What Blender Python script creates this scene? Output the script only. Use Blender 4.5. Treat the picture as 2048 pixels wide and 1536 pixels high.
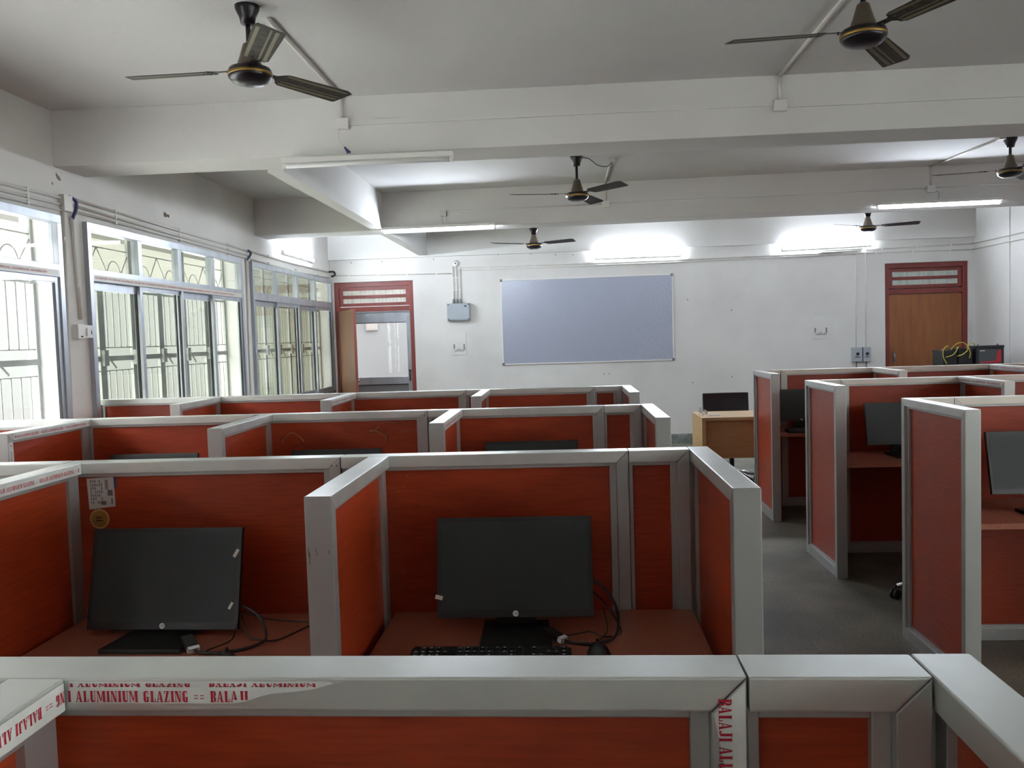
import bpy, bmesh, math, random
from mathutils import Vector, Matrix
random.seed(7)
scene = bpy.context.scene
for o_ in list(bpy.data.objects): bpy.data.objects.remove(o_)
COL = scene.collection
PI = math.pi

# ------------------------------------------------------------------ camera, world, exposure
def cam_setup():
    yaw, pitch, roll = .0629, .0544, -.0308
    f = Vector((-math.sin(yaw), math.cos(yaw), 0)); r = Vector((math.cos(yaw), math.sin(yaw), 0)); u = Vector((0, 0, 1))
    f2 = f*math.cos(pitch) - u*math.sin(pitch); u2 = u*math.cos(pitch) + f*math.sin(pitch)
    r3 = r*math.cos(roll) + u2*math.sin(roll); u3 = u2*math.cos(roll) - r*math.sin(roll)
    cd = bpy.data.cameras.new('camera'); c = bpy.data.objects.new('camera', cd); COL.objects.link(c)
    m = Matrix((r3, u3, -f2)).transposed().to_4x4(); m.translation = Vector((0, 0, 1.5843))
    c.matrix_world = m
    cd.sensor_width = 36; cd.sensor_fit = 'HORIZONTAL'; cd.lens = 1716.1/2048*36
    cd.clip_start = .02; cd.clip_end = 200
    scene.camera = c
cam_setup()

SKY = 18.0
TUBE = 440.0
w = bpy.data.worlds.new('world'); scene.world = w; w.use_nodes = True
wn = w.node_tree.nodes; wl = w.node_tree.links
bg = wn['Background']; bg.inputs['Strength'].default_value = SKY
tc = wn.new('ShaderNodeTexCoord'); sp = wn.new('ShaderNodeSeparateXYZ'); mr = wn.new('ShaderNodeMapRange'); mx = wn.new('ShaderNodeMix'); mx.data_type = 'RGBA'
wl.new(tc.outputs['Generated'], sp.inputs[0]); wl.new(sp.outputs['Z'], mr.inputs['Value'])
mr.inputs['From Min'].default_value = 0; mr.inputs['From Max'].default_value = 1
wl.new(mr.outputs[0], mx.inputs['Factor'])
mx.inputs[6].default_value = (1, .99, .96, 1); mx.inputs[7].default_value = (.93, .96, 1, 1)
wl.new(mx.outputs[2], bg.inputs['Color'])

vs = scene.view_settings
scene.display_settings.display_device = 'sRGB'
vs.view_transform = 'Standard'; vs.look = 'None'; vs.exposure = 0.3; vs.gamma = 1; vs.use_curve_mapping = False

# ------------------------------------------------------------------ materials
def srgb(r, g, b):
    f = lambda c: (c/255/12.92) if c <= 10 else (((c/255)+.055)/1.055)**2.4
    return (f(r), f(g), f(b), 1)
M = {}
def mat(name, col, rough=.5, metal=0., noise=None, bump=None, spec=None, emit=None, coat=0):
    """noise=(scale, col2, stretch xyz, lo, hi), bump=(scale, strength, stretch)"""
    m = bpy.data.materials.new(name); m.use_nodes = True; M[name] = m
    nt = m.node_tree; b = nt.nodes['Principled BSDF']
    b.inputs['Base Color'].default_value = col; b.inputs['Roughness'].default_value = rough; b.inputs['Metallic'].default_value = metal
    if spec is not None: b.inputs['Specular IOR Level'].default_value = spec
    if coat: b.inputs['Coat Weight'].default_value = coat; b.inputs['Coat Roughness'].default_value = .12
    if emit: b.inputs['Emission Color'].default_value = emit[0]; b.inputs['Emission Strength'].default_value = emit[1]
    t = None
    def tex(scale, stretch, detail=4):
        tc = nt.nodes.new('ShaderNodeTexCoord'); mp = nt.nodes.new('ShaderNodeMapping'); n = nt.nodes.new('ShaderNodeTexNoise')
        mp.inputs['Scale'].default_value = stretch; n.inputs['Scale'].default_value = scale; n.inputs['Detail'].default_value = detail
        nt.links.new(tc.outputs['Object'], mp.inputs[0]); nt.links.new(mp.outputs[0], n.inputs['Vector']); return n
    if noise:
        n = tex(noise[0], noise[2]); mr = nt.nodes.new('ShaderNodeMapRange'); mx = nt.nodes.new('ShaderNodeMix'); mx.data_type = 'RGBA'
        mr.inputs['From Min'].default_value = noise[3]; mr.inputs['From Max'].default_value = noise[4]
        nt.links.new(n.outputs['Fac'], mr.inputs['Value']); nt.links.new(mr.outputs[0], mx.inputs['Factor'])
        mx.inputs[6].default_value = col; mx.inputs[7].default_value = noise[1]
        nt.links.new(mx.outputs[2], b.inputs['Base Color'])
    if bump:
        n = tex(bump[0], bump[2]); bp = nt.nodes.new('ShaderNodeBump'); bp.inputs['Strength'].default_value = bump[1]; bp.inputs['Distance'].default_value = .01
        nt.links.new(n.outputs['Fac'], bp.inputs['Height']); nt.links.new(bp.outputs[0], b.inputs['Normal'])
    return m
mat('plaster', srgb(216, 215, 211), .85, noise=(1.3, srgb(203, 201, 198), (1, 1, 1), .4, .75), bump=(60, .15, (1, 1, 1)))
mat('ceiling_paint_dim', srgb(206, 206, 204), .9, noise=(.8, srgb(198, 196, 194), (1, 1, 1), .4, .8), bump=(40, .12, (1, 1, 1)))  # ceiling paint darkened for the slab, shade put into the colour
mat('ceiling_paint', srgb(214, 214, 211), .9, noise=(.8, srgb(206, 204, 201), (1, 1, 1), .4, .8), bump=(40, .12, (1, 1, 1)))
mat('alu', srgb(176, 178, 176), .38, .6, noise=(14, srgb(168, 170, 170), (1, 1, .12), .35, .8))
mat('alu_top', srgb(204, 207, 203), .36, .65, noise=(6, srgb(186, 190, 189), (1, 1, 1), .35, .8))
mat('alu_cream', srgb(226, 220, 210), .45, .1, noise=(6, srgb(212, 206, 198), (1, 1, 1), .35, .8))
mat('alu_win', srgb(175, 181, 188), .35, .5, noise=(10, srgb(150, 155, 162), (1, 1, .2), .35, .8))
mat('alu_dark', srgb(120, 120, 122), .5, .3)
mat('laminate', srgb(164, 60, 28), .36, noise=(9, srgb(136, 45, 22), (1.2, 1.2, 16), .3, .75), spec=.45)
mat('desk_top', srgb(152, 88, 66), .45, noise=(220, srgb(130, 72, 54), (1, 1, 1), .4, .65))
mat('film', srgb(214, 219, 216), .35, noise=(20, srgb(200, 204, 200), (1, 1, 1), .4, .7))
mat('film_beige', srgb(208, 204, 194), .4)
mat('red_print', srgb(176, 22, 50), .5)
mat('monitor_black', srgb(24, 26, 28), .42)
mat('screen', srgb(46, 53, 53), .5, spec=.35)
mat('black_plastic', srgb(16, 16, 18), .45)
mat('key_plastic', srgb(30, 31, 33), .4)
mat('key_print', srgb(190, 190, 185), .5)
mat('rubber', srgb(10, 10, 10), .6)
mat('cable', srgb(20, 18, 18), .5)
mat('tape_white', srgb(205, 200, 190), .5)
mat('logo_silver', srgb(225, 228, 230), .35, .1)
mat('fan_brown', srgb(38, 33, 28), .6, .0, noise=(30, srgb(66, 60, 50), (1, 1, 1), .4, .7))
mat('fan_motor', srgb(96, 86, 72), .32, .4)
mat('fan_dark', srgb(30, 27, 32), .28, .2)
mat('fan_gold', srgb(150, 120, 60), .3, .6)
mat('fan_cream', srgb(172, 164, 132), .4, .1)
mat('fan_strip', srgb(112, 106, 84), .4, .1)
mat('white_plastic', srgb(222, 222, 218), .4)
mat('pvc', srgb(205, 203, 196), .45)
mat('pvc_white', srgb(218, 218, 214), .4)
mat('maroon', srgb(122, 52, 46), .4, noise=(5, srgb(104, 42, 38), (1, 1, .2), .3, .7), spec=.5)
mat('door_wood', srgb(104, 70, 43), .6, noise=(6, srgb(90, 58, 36), (3, 3, .35), .3, .75))
mat('door_wood_dark', srgb(140, 88, 45), .5, noise=(6, srgb(122, 68, 38), (3, 3, .35), .3, .75))
mat('desk_light', srgb(196, 162, 112), .5, noise=(8, srgb(184, 148, 98), (1, 1, 4), .3, .7))
mat('desk_front', srgb(176, 132, 88), .5, noise=(8, srgb(164, 120, 78), (1, 1, 4), .3, .7))
mat('grey_box', srgb(158, 166, 172), .5)
mat('grille_paint', srgb(150, 152, 148), .55)
mat('leather', srgb(22, 24, 34), .38)
mat('chrome', srgb(170, 172, 176), .25, .9)
mat('skirting', srgb(96, 106, 100), .5, noise=(9, srgb(150, 156, 150), (1, 1, 1), .45, .7))
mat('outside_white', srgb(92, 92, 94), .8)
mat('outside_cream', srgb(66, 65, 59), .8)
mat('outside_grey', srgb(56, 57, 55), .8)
mat('ground_pale', srgb(225, 224, 220), .9)
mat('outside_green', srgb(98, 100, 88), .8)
mat('battery_black', srgb(18, 19, 24), .4)
mat('battery_red', srgb(176, 30, 48), .4)
mat('battery_grey', srgb(60, 66, 68), .4)
mat('yellow_wire', srgb(176, 160, 60), .5)
mat('blue_tape', srgb(56, 60, 110), .5)
mat('paper', srgb(186, 178, 172), .7)
mat('print_grey', srgb(112, 106, 104), .7)
mat('print_dark', srgb(30, 26, 24), .7)
mat('badge_gold', srgb(176, 120, 44), .4, noise=(3, srgb(120, 88, 48), (1, 1, 1), .35, .65))
mat('badge_edge', srgb(186, 150, 96), .45)
mat('stain', srgb(110, 92, 74), .9)
mat('plaster_hole', srgb(128, 124, 118), .9)
mat('glue', srgb(158, 100, 66), .6)
mat('glass_frost', srgb(188, 198, 190), .6, noise=(26, srgb(160, 172, 160), (1, .2, .2), .35, .7))
mat('frost_backlit', srgb(225, 222, 212), .7, noise=(22, srgb(188, 184, 172), (1, .1, .1), .35, .7))  # frosted glass, backlight from the corridor put into its pale colour
mat('tube_off', srgb(226, 228, 226), .3)
mat('tube_lit', (1, 1, 1, 1), .4, emit=((.82, .89, 1, 1), TUBE)); mat('tube_lit_beam', (1, 1, 1, 1), .4, emit=((.82, .89, 1, 1), TUBE*.55))
# whiteboard: glossy, orange-peel
m = mat('whiteboard', srgb(156, 163, 180), .3, bump=(36, .4, (1, 1, .7)), spec=1.0)
# floor: cement terrazzo slabs with faint joints
m = mat('floor_stone', srgb(112, 112, 104), .55)
nt = m.node_tree; b = nt.nodes['Principled BSDF']
tc = nt.nodes.new('ShaderNodeTexCoord')
n1 = nt.nodes.new('ShaderNodeTexNoise'); n1.inputs['Scale'].default_value = 1.6; n1.inputs['Detail'].default_value = 5
n2 = nt.nodes.new('ShaderNodeTexNoise'); n2.inputs['Scale'].default_value = 90; n2.inputs['Detail'].default_value = 3
br = nt.nodes.new('ShaderNodeTexBrick'); br.offset = 0; br.inputs['Scale'].default_value = 1; br.inputs['Brick Width'].default_value = .6; br.inputs['Row Height'].default_value = .6
br.inputs['Mortar Size'].default_value = .006; br.inputs['Color1'].default_value = (1, 1, 1, 1); br.inputs['Color2'].default_value = (.9, .9, .9, 1); br.inputs['Mortar'].default_value = (.84, .84, .8, 1)
for n in (n1, n2, br): nt.links.new(tc.outputs['Object'], n.inputs['Vector'])
cr = nt.nodes.new('ShaderNodeValToRGB'); cr.color_ramp.elements[0].color = srgb(84, 82, 74); cr.color_ramp.elements[0].position = .35; cr.color_ramp.elements[1].color = srgb(134, 130, 118); cr.color_ramp.elements[1].position = .68
nt.links.new(n1.outputs['Fac'], cr.inputs[0])
c2 = nt.nodes.new('ShaderNodeValToRGB'); c2.color_ramp.elements[0].color = (.62, .62, .62, 1); c2.color_ramp.elements[0].position = .35; c2.color_ramp.elements[1].color = (1.15, 1.15, 1.1, 1); c2.color_ramp.elements[1].position = .65
nt.links.new(n2.outputs['Fac'], c2.inputs[0])
def mul(a, bb):
    x = nt.nodes.new('ShaderNodeMix'); x.data_type = 'RGBA'; x.blend_type = 'MULTIPLY'; x.inputs['Factor'].default_value = 1
    nt.links.new(a, x.inputs[6]); nt.links.new(bb, x.inputs[7]); return x.outputs[2]
nt.links.new(mul(mul(cr.outputs[0], c2.outputs[0]), br.outputs['Color']), b.inputs['Base Color'])
# window glass: transparent + fresnel mirror
def glass(name, tint, ior=1.45, rough=0.0):
    m = bpy.data.materials.new(name); m.use_nodes = True; M[name] = m; nt = m.node_tree; nt.nodes.clear()
    out = nt.nodes.new('ShaderNodeOutputMaterial'); mx = nt.nodes.new('ShaderNodeMixShader'); t = nt.nodes.new('ShaderNodeBsdfTransparent')
    g = nt.nodes.new('ShaderNodeBsdfGlossy'); g.inputs['Roughness'].default_value = rough; lw = nt.nodes.new('ShaderNodeLayerWeight'); lw.inputs['Blend'].default_value = .5
    pw = nt.nodes.new('ShaderNodeMath'); pw.operation = 'POWER'; pw.inputs[1].default_value = 5; fr = nt.nodes.new('ShaderNodeMath'); fr.operation = 'MULTIPLY_ADD'; fr.inputs[1].default_value = .955; fr.inputs[2].default_value = .04
    nt.links.new(lw.outputs['Facing'], pw.inputs[0]); nt.links.new(pw.outputs[0], fr.inputs[0])
    t.inputs['Color'].default_value = tint
    nt.links.new(fr.outputs[0], mx.inputs[0]); nt.links.new(t.outputs[0], mx.inputs[1]); nt.links.new(g.outputs[0], mx.inputs[2]); nt.links.new(mx.outputs[0], out.inputs[0])
glass('glass_clear', (.93, .94, .935, 1)); glass('glass_tinted', (.74, .76, .72, 1)); glass('plastic_clear', (.7, .7, .7, 1), 1.4, .2)  # second glass has a darker tint, used in the two far windows

# ------------------------------------------------------------------ mesh helpers
class MB:
    def __init__(s): s.v = []; s.f = []; s.mi = []; s.sm = []
    def add(s, vs_, fs, mi=0, smooth=False):
        k = len(s.v); s.v += [tuple(p) for p in vs_]
        for f in fs: s.f.append(tuple(i+k for i in f)); s.mi.append(mi); s.sm.append(smooth)
        return s
    def box(s, x0, x1, y0, y1, z0, z1, mi=0):
        if x0 > x1: x0, x1 = x1, x0
        if y0 > y1: y0, y1 = y1, y0
        if z0 > z1: z0, z1 = z1, z0
        v = [(x, y, z) for z in (z0, z1) for y in (y0, y1) for x in (x0, x1)]
        return s.add(v, [(0, 2, 3, 1), (4, 5, 7, 6), (0, 1, 5, 4), (2, 6, 7, 3), (0, 4, 6, 2), (1, 3, 7, 5)], mi)
    def prism(s, poly, axis, a, b, mi=0):
        """poly: 2D points; axis 'Y': (x,z) extruded y a..b ; 'X': (y,z) ; 'Z': (x,y)"""
        def P(p, t):
            return {'Y': (p[0], t, p[1]), 'X': (t, p[0], p[1]), 'Z': (p[0], p[1], t)}[axis]
        n = len(poly); v = [P(p, a) for p in poly]+[P(p, b) for p in poly]
        fs = [tuple(range(n))[::-1], tuple(range(n, 2*n))]+[(i, (i+1) % n, (i+1) % n+n, i+n) for i in range(n)]
        return s.add(v, fs, mi)
    def tube(s, pts, r, n=8, mi=0, cap=True):
        pts = [Vector(p) for p in pts]; rs = r if isinstance(r, (list, tuple)) else [r]*len(pts)
        V = []; prev = None
        for i, p in enumerate(pts):
            d = (pts[min(i+1, len(pts)-1)]-pts[max(i-1, 0)]).normalized()
            if prev is None:
                a = d.orthogonal().normalized()
            else:
                a = (prev-d*prev.dot(d)); a = a.normalized() if a.length > 1e-6 else d.orthogonal().normalized()
            prev = a; b2 = d.cross(a)
            V += [p+(a*math.cos(t)+b2*math.sin(t))*rs[i] for t in [2*PI*k/n for k in range(n)]]
        F = [(i*n+k, i*n+(k+1) % n, (i+1)*n+(k+1) % n, (i+1)*n+k) for i in range(len(pts)-1) for k in range(n)]
        if cap: F += [tuple(range(n))[::-1], tuple(range((len(pts)-1)*n, len(pts)*n))]
        return s.add(V, F, mi, True)
    def lathe(s, prof, n=24, c=(0, 0, 0), mi=0):
        """prof: (r,z) list"""
        V = [(c[0]+r*math.cos(2*PI*k/n), c[1]+r*math.sin(2*PI*k/n), c[2]+z) for (r, z) in prof for k in range(n)]
        F = [(i*n+k, i*n+(k+1) % n, (i+1)*n+(k+1) % n, (i+1)*n+k) for i in range(len(prof)-1) for k in range(n)]
        F += [tuple(range(n))[::-1], tuple(range((len(prof)-1)*n, len(prof)*n))]
        return s.add(V, F, mi, True)
    def xf(s, mtx):
        s.v = [tuple(mtx @ Vector(p)) for p in s.v]; return s
    def build(s, name, mats, parent=None, loc=(0, 0, 0), bevel=0, rot=None, autosmooth=True):
        me = bpy.data.meshes.new(name); me.from_pydata(s.v, [], s.f)
        for m in (mats if isinstance(mats, (list, tuple)) else [mats]): me.materials.append(M[m])
        me.polygons.foreach_set('material_index', s.mi); me.polygons.foreach_set('use_smooth', s.sm)
        bm = bmesh.new(); bm.from_mesh(me); bmesh.ops.recalc_face_normals(bm, faces=bm.faces)
        if bevel: bmesh.ops.bevel(bm, geom=list(bm.edges), offset=bevel, segments=2, profile=.7, affect='EDGES', clamp_overlap=True)
        bm.to_mesh(me); bm.free(); me.update()
        o = bpy.data.objects.new(name, me); COL.objects.link(o)
        if parent: o.parent = parent
        o.location = loc
        if rot: o.rotation_euler = rot
        return o
def smooth_pts(pts, k=6):
    P = [Vector(p) for p in pts]; out = []
    for i in range(len(P)-1):
        p0 = P[max(i-1, 0)]; p1 = P[i]; p2 = P[i+1]; p3 = P[min(i+2, len(P)-1)]
        for j in range(k):
            t = j/k
            out.append(.5*((2*p1)+(-p0+p2)*t+(2*p0-5*p1+4*p2-p3)*t*t+(-p0+3*p1-3*p2+p3)*t**3))
    out.append(P[-1]); return out
def tag(o, label=None, cat=None, group=None, kind=None):
    if label: o['label'] = label
    if cat: o['category'] = cat
    if group: o['group'] = group
    if kind: o['kind'] = kind
    return o
def empty(name, loc=(0, 0, 0), rz=0, label=None, cat=None, group=None, kind=None):
    o = bpy.data.objects.new(name, None); COL.objects.link(o); o.location = loc; o.rotation_euler = (0, 0, rz); o.empty_display_size = .1
    return tag(o, label, cat, group, kind)
def struct(name, mb, m, bevel=0):
    return tag(mb.build(name, m, None, bevel=bevel), kind='structure')
def copy_tree(o, parent=None):
    c = o.copy(); COL.objects.link(c)
    if parent: c.parent = parent
    for ch in list(o.children): copy_tree(ch, c)
    return c

# ------------------------------------------------------------------ slab-serif lettering (unit height, cell width .5)
T_, S_ = .19, .06
def glyph(ch):
    """list of convex polygons in a cell 0..w x 0..1"""
    R = lambda x0, y0, x1, y1: [(x0, y0), (x1, y0), (x1, y1), (x0, y1)]
    stem = lambda x: [R(x, 0, x+T_, 1), R(x-.04, 0, x+T_+.04, S_), R(x-.04, 1-S_, x+T_+.04, 1)]
    thin = lambda x: [R(x, 0, x+.05, 1), R(x-.05, 0, x+.1, S_), R(x-.05, 1-S_, x+.1, 1)]
    if ch == 'I': return stem(.06), .3
    if ch == 'L': return stem(.06)+[R(.06, 0, .44, S_), R(.38, 0, .44, .3)], .5
    if ch == 'B':
        g = stem(.06)
        for (a, b) in ((0, .52), (.48, 1)):
            g += [R(.2, a, .36, a+.06), R(.2, b-.06, .36, b), [(.3, a+.1), (.36, a), (.47, a+.12), (.47, a+.2)], [(.3, b-.1), (.47, b-.2), (.47, b-.12), (.36, b)], R(.32, a+.1, .47, b-.1)]
        return g, .52
    if ch == 'A': return [[(.0, 0), (.06, 0), (.26, 1), (.2, 1)], [(.3, 0), (.47, 0), (.3, 1), (.2, 1)], R(.1, .26, .36, .33), R(-.04, 0, .12, S_), R(.26, 0, .52, S_)], .52
    if ch == 'J': return [R(.2, .1, .2+T_, 1), R(.16, 1-S_, .42, 1), [(.04, .02), (.2, .02), (.37, .12), (.2, .2)], R(.02, .04, .12, .22)], .44
    if ch == 'U': return [R(.06, .14, .06+T_, 1), R(.02, 1-S_, .27, 1), R(.4, .14, .45, 1), R(.34, 1-S_, .5, 1), [(.06, .14), (.14, 0), (.36, 0), (.45, .14), (.35, .16), (.2, .14)]], .52
    if ch == 'M': return thin(.05)+stem(.5)[:]+[[(.05, 1), (.2, 1), (.38, .1), (.3, .1)], [(.3, .1), (.38, .1), (.54, 1), (.5, 1)]], .74
    if ch == 'N': return thin(.05)+[R(.42, 0, .47, 1), R(.36, 1-S_, .53, 1), [(.05, 1), (.22, 1), (.47, 0), (.32, 0)]], .54
    if ch == 'G': return [R(.04, .14, .04+T_, .86), [(.04, .14), (.14, 0), (.36, 0), (.36, .07), (.21, .14)], [(.04, .86), (.21, .86), (.36, .93), (.36, 1), (.14, 1)], R(.36, .7, .41, 1), R(.3, 0, .44, .46), R(.26, .4, .48, .46)], .52
    if ch == 'Z': return [R(.03, 1-S_, .42, 1), R(.03, 0, .44, S_), [(.03, 0), (.2, 0), (.42, 1), (.25, 1)], R(.03, .74, .08, 1), R(.39, 0, .44, .28)], .48
    if ch == '=': return [R(.04, .3, .36, .37), R(.04, .56, .36, .63)], .44
    if ch == 'h': return [R(.05, 0, .17, 1), R(.17, .55, .36, .66), R(.3, 0, .42, .6)], .5
    if ch == 'p': return [R(.05, -.3, .17, .66), R(.17, .55, .4, .66), R(.17, 0, .4, .11), R(.33, .05, .45, .6)], .5
    if ch == '1': return [R(.1, 0, .28, 1), R(.02, 0, .36, .06), R(.02, .82, .12, .9)], .4
    return [], .3
def text_mb(s, h, sx=1.0, start=0.0, length=None, zclip=(-1, 2)):
    """2-D lettering as MB in the XY plane; x from start; clipped to length"""
    mb = MB(); x = 0
    for ch in s:
        g, wd = glyph(ch)
        if x >= start-1e-6 and (length is None or (x+wd)*h*sx <= length+start*h*sx):
            for poly in g:
                P = [((x+px-start)*h*sx, min(max(py, zclip[0]), zclip[1])*h, 0) for px, py in poly]
                mb.add(P, [tuple(range(len(P)))])
        x += wd+.05
    return mb, x*h*sx
TXT = 'BALAJI ALUMINIUM GLAZING == '
def place_text(parent, s, h, origin, u, v, sx=1.0, length=None, m='red_print', name='lettering', **kw):
    mb, wd = text_mb(s, h, sx, length=length, **kw)
    u = Vector(u); v = Vector(v); o = Vector(origin)
    mb.v = [tuple(o+u*p[0]+v*p[1]) for p in mb.v]
    return mb.build(name, m, parent)

# ------------------------------------------------------------------ setting: room shell
XL, XR, YW, YB, ZC = -3.37, 5.68, 12.32, -3.4, 3.18
OUT = XL-.26
WIN = [(-3.2, -1.0), (-.75, 2.3), (2.55, 5.59), (5.9, 8.82), (9.1, 12.27)]  # first two windows are out of view, added to bring in daylight
Z0, Z1 = .86, 2.49
mb = MB()
mb.box(OUT, XL, YB, YW+.2, -.0, Z0); mb.box(OUT, XL, YB, YW+.2, Z1, ZC+.02)
ys = [YB]+[c for wdw in WIN for c in wdw]+[YW+.2]
for i in range(0, len(ys), 2): mb.box(OUT, XL, ys[i], ys[i+1], Z0, Z1)
struct('wall_left', mb, 'plaster')
RW_ADDED = [(-3.2, -1.2), (-.9, .9), (1.2, 3.0)]  # unseen windows added high on the right wall for daylight
mb = MB().box(XR, XR+.2, YB, YW+.2, 0, 1.6).box(XR, XR+.2, YB, YW+.2, 2.5, ZC+.02)
ys = [YB]+[c for q_ in RW_ADDED for c in q_]+[YW+.2]
for i in range(0, len(ys), 2): mb.box(XR, XR+.2, ys[i], ys[i+1], 1.6, 2.5)
struct('wall_right', mb, 'plaster')
struct('wall_rear', MB().box(OUT, XR+.2, YB-.2, YB, 0, ZC+.02), 'plaster')
# back wall with two door openings (left 1.16 wide, right 1.14 wide) up to 2.45
DL = (-3.325, -2.163); DR = (4.475, 5.605); DT = 2.45
mb = MB()
mb.box(XL, DL[0], YW, YW+.2, 0, ZC); mb.box(DL[1], DR[0], YW, YW+.2, 0, ZC); mb.box(DR[1], XR, YW, YW+.2, 0, ZC)
mb.box(DL[0], DL[1], YW, YW+.2, DT, ZC); mb.box(DR[0], DR[1], YW, YW+.2, DT, ZC)
struct('wall_back', mb, 'plaster')
struct('floor', MB().box(OUT, XR+.2, YB-.2, YW+.2, -.1, 0), 'floor_stone')
struct('ceiling', MB().box(OUT, XR+.2, YB-.2, YW+.2, ZC, ZC+.15), 'ceiling_paint_dim')
# beams
struct('beam_front', MB().box(XL, XR, 5.594, 5.98, 2.812, ZC), 'ceiling_paint', .004)
struct('beam_near', MB().box(XL, XR, 1.7, 2.09, 2.812, ZC), 'ceiling_paint', .004)
mb = MB().prism([(XL, 9.33), (XR, 8.93), (XR, 9.3), (XL, 9.7)], 'Z', 2.785, ZC); struct('beam_middle', mb, 'ceiling_paint', .004)
struct('beam_rear', MB().box(XL, XR, YW-.06, YW, 2.77, ZC), 'ceiling_paint', .004)
struct('beam_lengthwise', MB().box(-2.05, -1.93, 5.98, YW-.06, 2.79, ZC), 'ceiling_paint', .003)
# right wall pilaster, skirting
struct('trim_1', MB().box(XR-.012, XR, 11.35, 11.74, 0, ZC), 'plaster')
mb = MB().box(DL[1], DR[0], YW-.012, YW, 0, .135); struct('baseboard_back', mb, 'skirting')
mb = MB().box(XR-.012, XR, YB, 11.3, 0, .135); struct('baseboard_right', mb, 'skirting')
mb = MB().box(XL, XL+.012, YB, YW-.02, 0, .135); struct('baseboard_left', mb, 'skirting')
struct('light_block_door', MB().box(DR[0]-.05, DR[1]+.05, YW+.14, YW+.24, 0, DT+.1), 'plaster')  # added block, stops sky light leaking round the right door
# outside: corridor wall behind the left door, facade seen through the windows, added shade slab, ground
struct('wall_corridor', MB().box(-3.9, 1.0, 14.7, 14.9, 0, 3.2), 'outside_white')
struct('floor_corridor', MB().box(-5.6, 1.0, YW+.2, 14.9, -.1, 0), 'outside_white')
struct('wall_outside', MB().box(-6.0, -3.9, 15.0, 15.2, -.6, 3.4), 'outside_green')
struct('ground_outside', MB().box(-40, OUT, -30, 60, -.7, -.6), 'ground_pale'); struct('ground_right', MB().box(XR+.2, 40, -30, 60, -.7, -.6), 'ground_pale')
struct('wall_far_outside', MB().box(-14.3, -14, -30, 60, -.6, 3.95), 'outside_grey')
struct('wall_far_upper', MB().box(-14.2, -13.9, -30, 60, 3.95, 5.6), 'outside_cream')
struct('shade_slab_outside', MB().box(-6.4, OUT, 9.0, 15.2, 3.3, 3.45), 'outside_white')  # unseen slab added to hold daylight off the far window
struct('sunshade_outside', MB().box(OUT-.45, OUT, -4, 12.5, 2.56, 2.64), 'outside_cream')

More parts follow.
